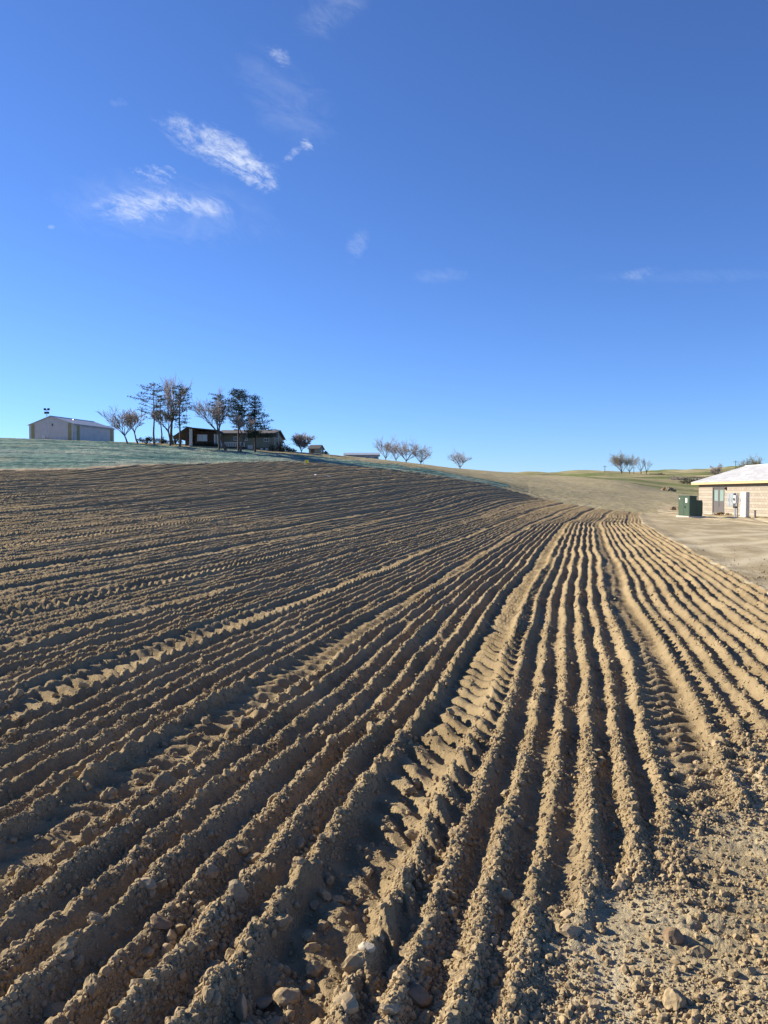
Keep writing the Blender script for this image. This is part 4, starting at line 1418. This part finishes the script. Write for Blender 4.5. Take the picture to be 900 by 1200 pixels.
GRP = 'single stones and clods lying on the near rows'
for i, (px, py, wpx, pr, mk, rz, nm, lab) in enumerate(NOTABLE):
    me = base_rocks[i % 8].copy()
    me.materials.clear()
    me.materials.append(M[mk])
    x, y = pix_ground(px, py)
    s = wpx / 900.0 * math.hypot(y, EYE) * 0.62 / max(pr[0], 0.8)
    o = bpy.data.objects.new(nm, me)
    COL.objects.link(o)
    o.scale = (s * pr[0], s * pr[1], s * pr[2])
    o.rotation_euler = (R(RNG.uniform(-14, 14)), R(RNG.uniform(-14, 14)), R(rz))
    z = float(ground_at(x, y, 0.02)[0])
    o.location = (x, y, z + s * pr[2] * 0.35)
    tag(o, lab, 'stone' if nm == 'stone' else 'clod', GRP)

# look-alike larger clods, each its own object
rs = np.random.RandomState(77)
for me in base_clods:
    me.materials.clear()
    me.materials.append(M['clod'])
cand = 9000
d_ = 1.0 / (1.0 / 6.2 + rs.rand(cand) * (1.0 / 2.15 - 1.0 / 6.2))
t_ = rs.uniform(-0.53, 0.53, cand)
cx, cy = t_ * d_, d_
mk_ = masks(cx, cy)
ridge = 0.5 + 0.5 * np.cos(2 * np.pi * mk_[1] / ROW)
head_ = mk_[4]
keep = rs.rand(cand) < (0.10 + 0.35 * ridge) * (1 - 0.88 * head_) * (0.4 + 1.3 * np.clip(perlin(cx / 0.5, cy / 0.5, 91) + 0.4, 0, 1)) + 0.15 * np.clip(1 - np.abs(head_ - 0.5) * 2, 0, 1)
idx = np.nonzero(keep)[0]
big = idx[:260]
sz = rs.uniform(0.017, 0.030, len(big)) * (0.8 + 0.13 * cy[big])
sz = np.where(rs.rand(len(big)) < 0.10, sz * 1.45, sz)
zb2 = ground_at(cx[big], cy[big], 0.02)
ORD = ['first', 'second', 'third', 'fourth', 'fifth', 'sixth', 'seventh', 'eighth', 'ninth', 'tenth', 'eleventh', 'twelfth', 'thirteenth',
       'fourteenth', 'fifteenth', 'sixteenth', 'seventeenth', 'eighteenth', 'nineteenth', 'twentieth']


def nth(k):
    if k < 20:
        return ORD[k]
    tens = ['twenty', 'thirty', 'forty', 'fifty', 'sixty', 'seventy'][k // 10 - 2] if (k + 1) % 10 else None
    return f"{['twenty', 'thirty', 'forty', 'fifty', 'sixty', 'seventy'][(k + 1) // 10 - 2]}-{ORD[(k + 1) % 10 - 1]}" if tens else f"{['', 'twentieth', 'thirtieth', 'fortieth', 'fiftieth', 'sixtieth', 'seventieth'][(k + 1) // 10 - 1]}"


ridx = np.round(mk_[1][big] / ROW).astype(int)
where = {}
for k in np.argsort(cy[big]):
    i = big[k]
    r_ = int(ridx[k])
    if head_[i] > 0.5:
        pl = 'back on packed dirt at the lower right'
    elif r_ == -5:
        pl = 'up the wide wheel track from the bottom edge'
    elif r_ < -5:
        pl = f'up the {nth(-6 - r_)} ridge left of the wide wheel track'
    else:
        pl = f'up the {nth(r_ + 4)} ridge right of the wide wheel track'
    where.setdefault(pl, []).append(k)
for pl, ks in where.items():
    for q, k in enumerate(ks):
        i = big[k]
        o = bpy.data.objects.new('clod', base_clods[k % 10])
        COL.objects.link(o)
        s = float(sz[k])
        sx_, sz_ = rs.uniform(0.8, 1.35), rs.uniform(0.6, 0.95)
        o.scale = (s * sx_, s * rs.uniform(0.7, 1.0), s * sz_)
        o.rotation_euler = (rs.uniform(-0.5, 0.5), rs.uniform(-0.5, 0.5), rs.uniform(0, 6.28))
        o.location = (cx[i], cy[i], float(zb2[k]) + s * 0.25)
        look = 'long' if sx_ > 1.2 else 'flattish' if sz_ < 0.7 else 'chunky' if s > 0.04 else 'knobbly'
        tag(o, f'{look} clod, {nth(q)} {pl}', 'clod', 'loose soil clods on the near rows')

# countless crumbs: one object of points, instanced
N = 520000
d_ = 1.0 / (1.0 / 24.0 + rs.rand(N) * (1.0 / 1.7 - 1.0 / 24.0))
t_ = rs.uniform(-0.82, 0.76, N)
cx, cy = t_ * d_, d_
mk_ = masks(cx, cy)
u_ = mk_[1]
head_, pack_ = mk_[4], mk_[6]
ridge = 0.5 + 0.5 * np.cos(2 * np.pi * u_ / ROW)
kk = np.round((u_ + 0.92) / 1.55)
trk = np.abs((u_ + 0.92) - kk * 1.55) < 0.14
patch = np.clip(perlin(cx / 0.5, cy / 0.5, 92) + 0.55, 0.1, 1)
pr = (0.22 + 0.70 * ridge) * (1 - 0.85 * trk * sst(2.2, 3.6, cy)) * patch * (1 - 0.45 * sst(3.5, 6.5, cy)) * (1 - sst(9.0, 24, cy) * 0.95)
pr = pr * (1 - pack_) + (0.13 + 0.12 * sst(4, 7, cy) + 0.5 * np.exp(-((u_ - 3.15) / 0.45) ** 2)) * patch ** 2 * pack_ + 0.45 * np.clip(1.15 - np.abs(pack_ - 0.55) * 2.1, 0, 1) * (0.3 + patch)
keep = rs.rand(N) < pr
cx, cy = cx[keep], cy[keep]
cz = ground_at(cx, cy, 0.012)
n = len(cx)
sc_ = (0.0026 + 0.0015 / (0.04 + rs.rand(n)) ** 0.75) * (0.82 + 0.065 * np.minimum(cy, 12))
me = bpy.data.meshes.new('soil_crumbs')
me.vertices.add(n)
me.vertices.foreach_set('co', np.stack([cx, cy, cz + sc_ * 0.3], 1).astype(np.float32).ravel())
a = me.attributes.new('size', 'FLOAT', 'POINT')
a.data.foreach_set('value', sc_.astype(np.float32))
a = me.attributes.new('turn', 'FLOAT_VECTOR', 'POINT')
a.data.foreach_set('vector', rs.uniform(-3.1, 3.1, (n, 3)).astype(np.float32).ravel())
me.materials.append(M['clod'])
crumbs = bpy.data.objects.new('soil_crumbs', me)
COL.objects.link(crumbs)
tag(crumbs, 'loose crumbs of dry soil strewn over the near rows', None, None, 'stuff')
protos = bpy.data.collections.new('crumb_shapes')
for i in range(6):
    pm = rock_mesh('crumb', 300 + i, 1 + i % 2, 6, 0.34)
    pm.materials.append(M['clod'])
    protos.objects.link(bpy.data.objects.new('crumb', pm))
ng = bpy.data.node_groups.new('strew_crumbs', 'GeometryNodeTree')
ng.interface.new_socket('Geometry', in_out='INPUT', socket_type='NodeSocketGeometry')
ng.interface.new_socket('Geometry', in_out='OUTPUT', socket_type='NodeSocketGeometry')
gi, go = ng.nodes.new('NodeGroupInput'), ng.nodes.new('NodeGroupOutput')
m2p = ng.nodes.new('GeometryNodeMeshToPoints')
iop = ng.nodes.new('GeometryNodeInstanceOnPoints')
ci = ng.nodes.new('GeometryNodeCollectionInfo')
ci.inputs['Collection'].default_value = protos
ci.inputs['Separate Children'].default_value = True
ci.inputs['Reset Children'].default_value = True
iop.inputs['Pick Instance'].default_value = True
na = ng.nodes.new('GeometryNodeInputNamedAttribute')
na.data_type = 'FLOAT'
na.inputs['Name'].default_value = 'size'
nb = ng.nodes.new('GeometryNodeInputNamedAttribute')
nb.data_type = 'FLOAT_VECTOR'
nb.inputs['Name'].default_value = 'turn'
ri = ng.nodes.new('FunctionNodeRandomValue')
ri.data_type = 'INT'
for s_ in ri.inputs:
    if s_.name == 'Max' and s_.type == 'INT':
        s_.default_value = 5
lk = ng.links.new
lk(gi.outputs[0], m2p.inputs[0])
lk(m2p.outputs[0], iop.inputs['Points'])
lk(ci.outputs[0], iop.inputs['Instance'])
lk(na.outputs[0], iop.inputs['Scale'])
lk(nb.outputs[0], iop.inputs['Rotation'])
lk([o_ for o_ in ri.outputs if o_.type == 'INT'][0], iop.inputs['Instance Index'])
lk(iop.outputs[0], go.inputs[0])
md = crumbs.modifiers.new('strew', 'NODES')
md.node_group = ng


# heaps of rubble behind the transformer
def heap(label, px, d, w_, h_, seed, mk, n=40):
    rng = random.Random(seed)
    b = at(px, d)
    mb = MB()
    k = 10
    for i in range(n):
        r_, a_ = rng.random() ** 0.6, rng.random() * 6.28
        c = Vector((math.cos(a_) * r_ * w_, math.sin(a_) * r_ * w_ * 0.6, h_ * max(0.05, 1 - r_) * rng.uniform(0.6, 1.0)))
        s = rng.uniform(0.15, 0.42) * (h_ / 0.9)
        src = base_clods[i % k]
        rot = Matrix.Rotation(rng.random() * 6.28, 3, 'Z') @ Matrix.Rotation(rng.random() * 3, 3, 'X')
        mb.add([rot @ v.co * s + c for v in src.vertices], [tuple(p.vertices) for p in src.polygons])
    o = mb.build('rubble_heap', M[mk])
    o.location = b
    return tag(o, label, 'heap')


heap('low heap of dark rubble behind the green transformer cabinet', 808, 72, 1.5, 0.9, 5, 'stone_brown', 40)
heap('pale orange dirt heap at the edge of the green fairway', 783, 160, 1.5, 0.75, 6, 'stone_tan', 40)
heap('low mound of dirt clods in front of the double door', 846, 56.5, 0.7, 0.25, 7, 'clod', 24)
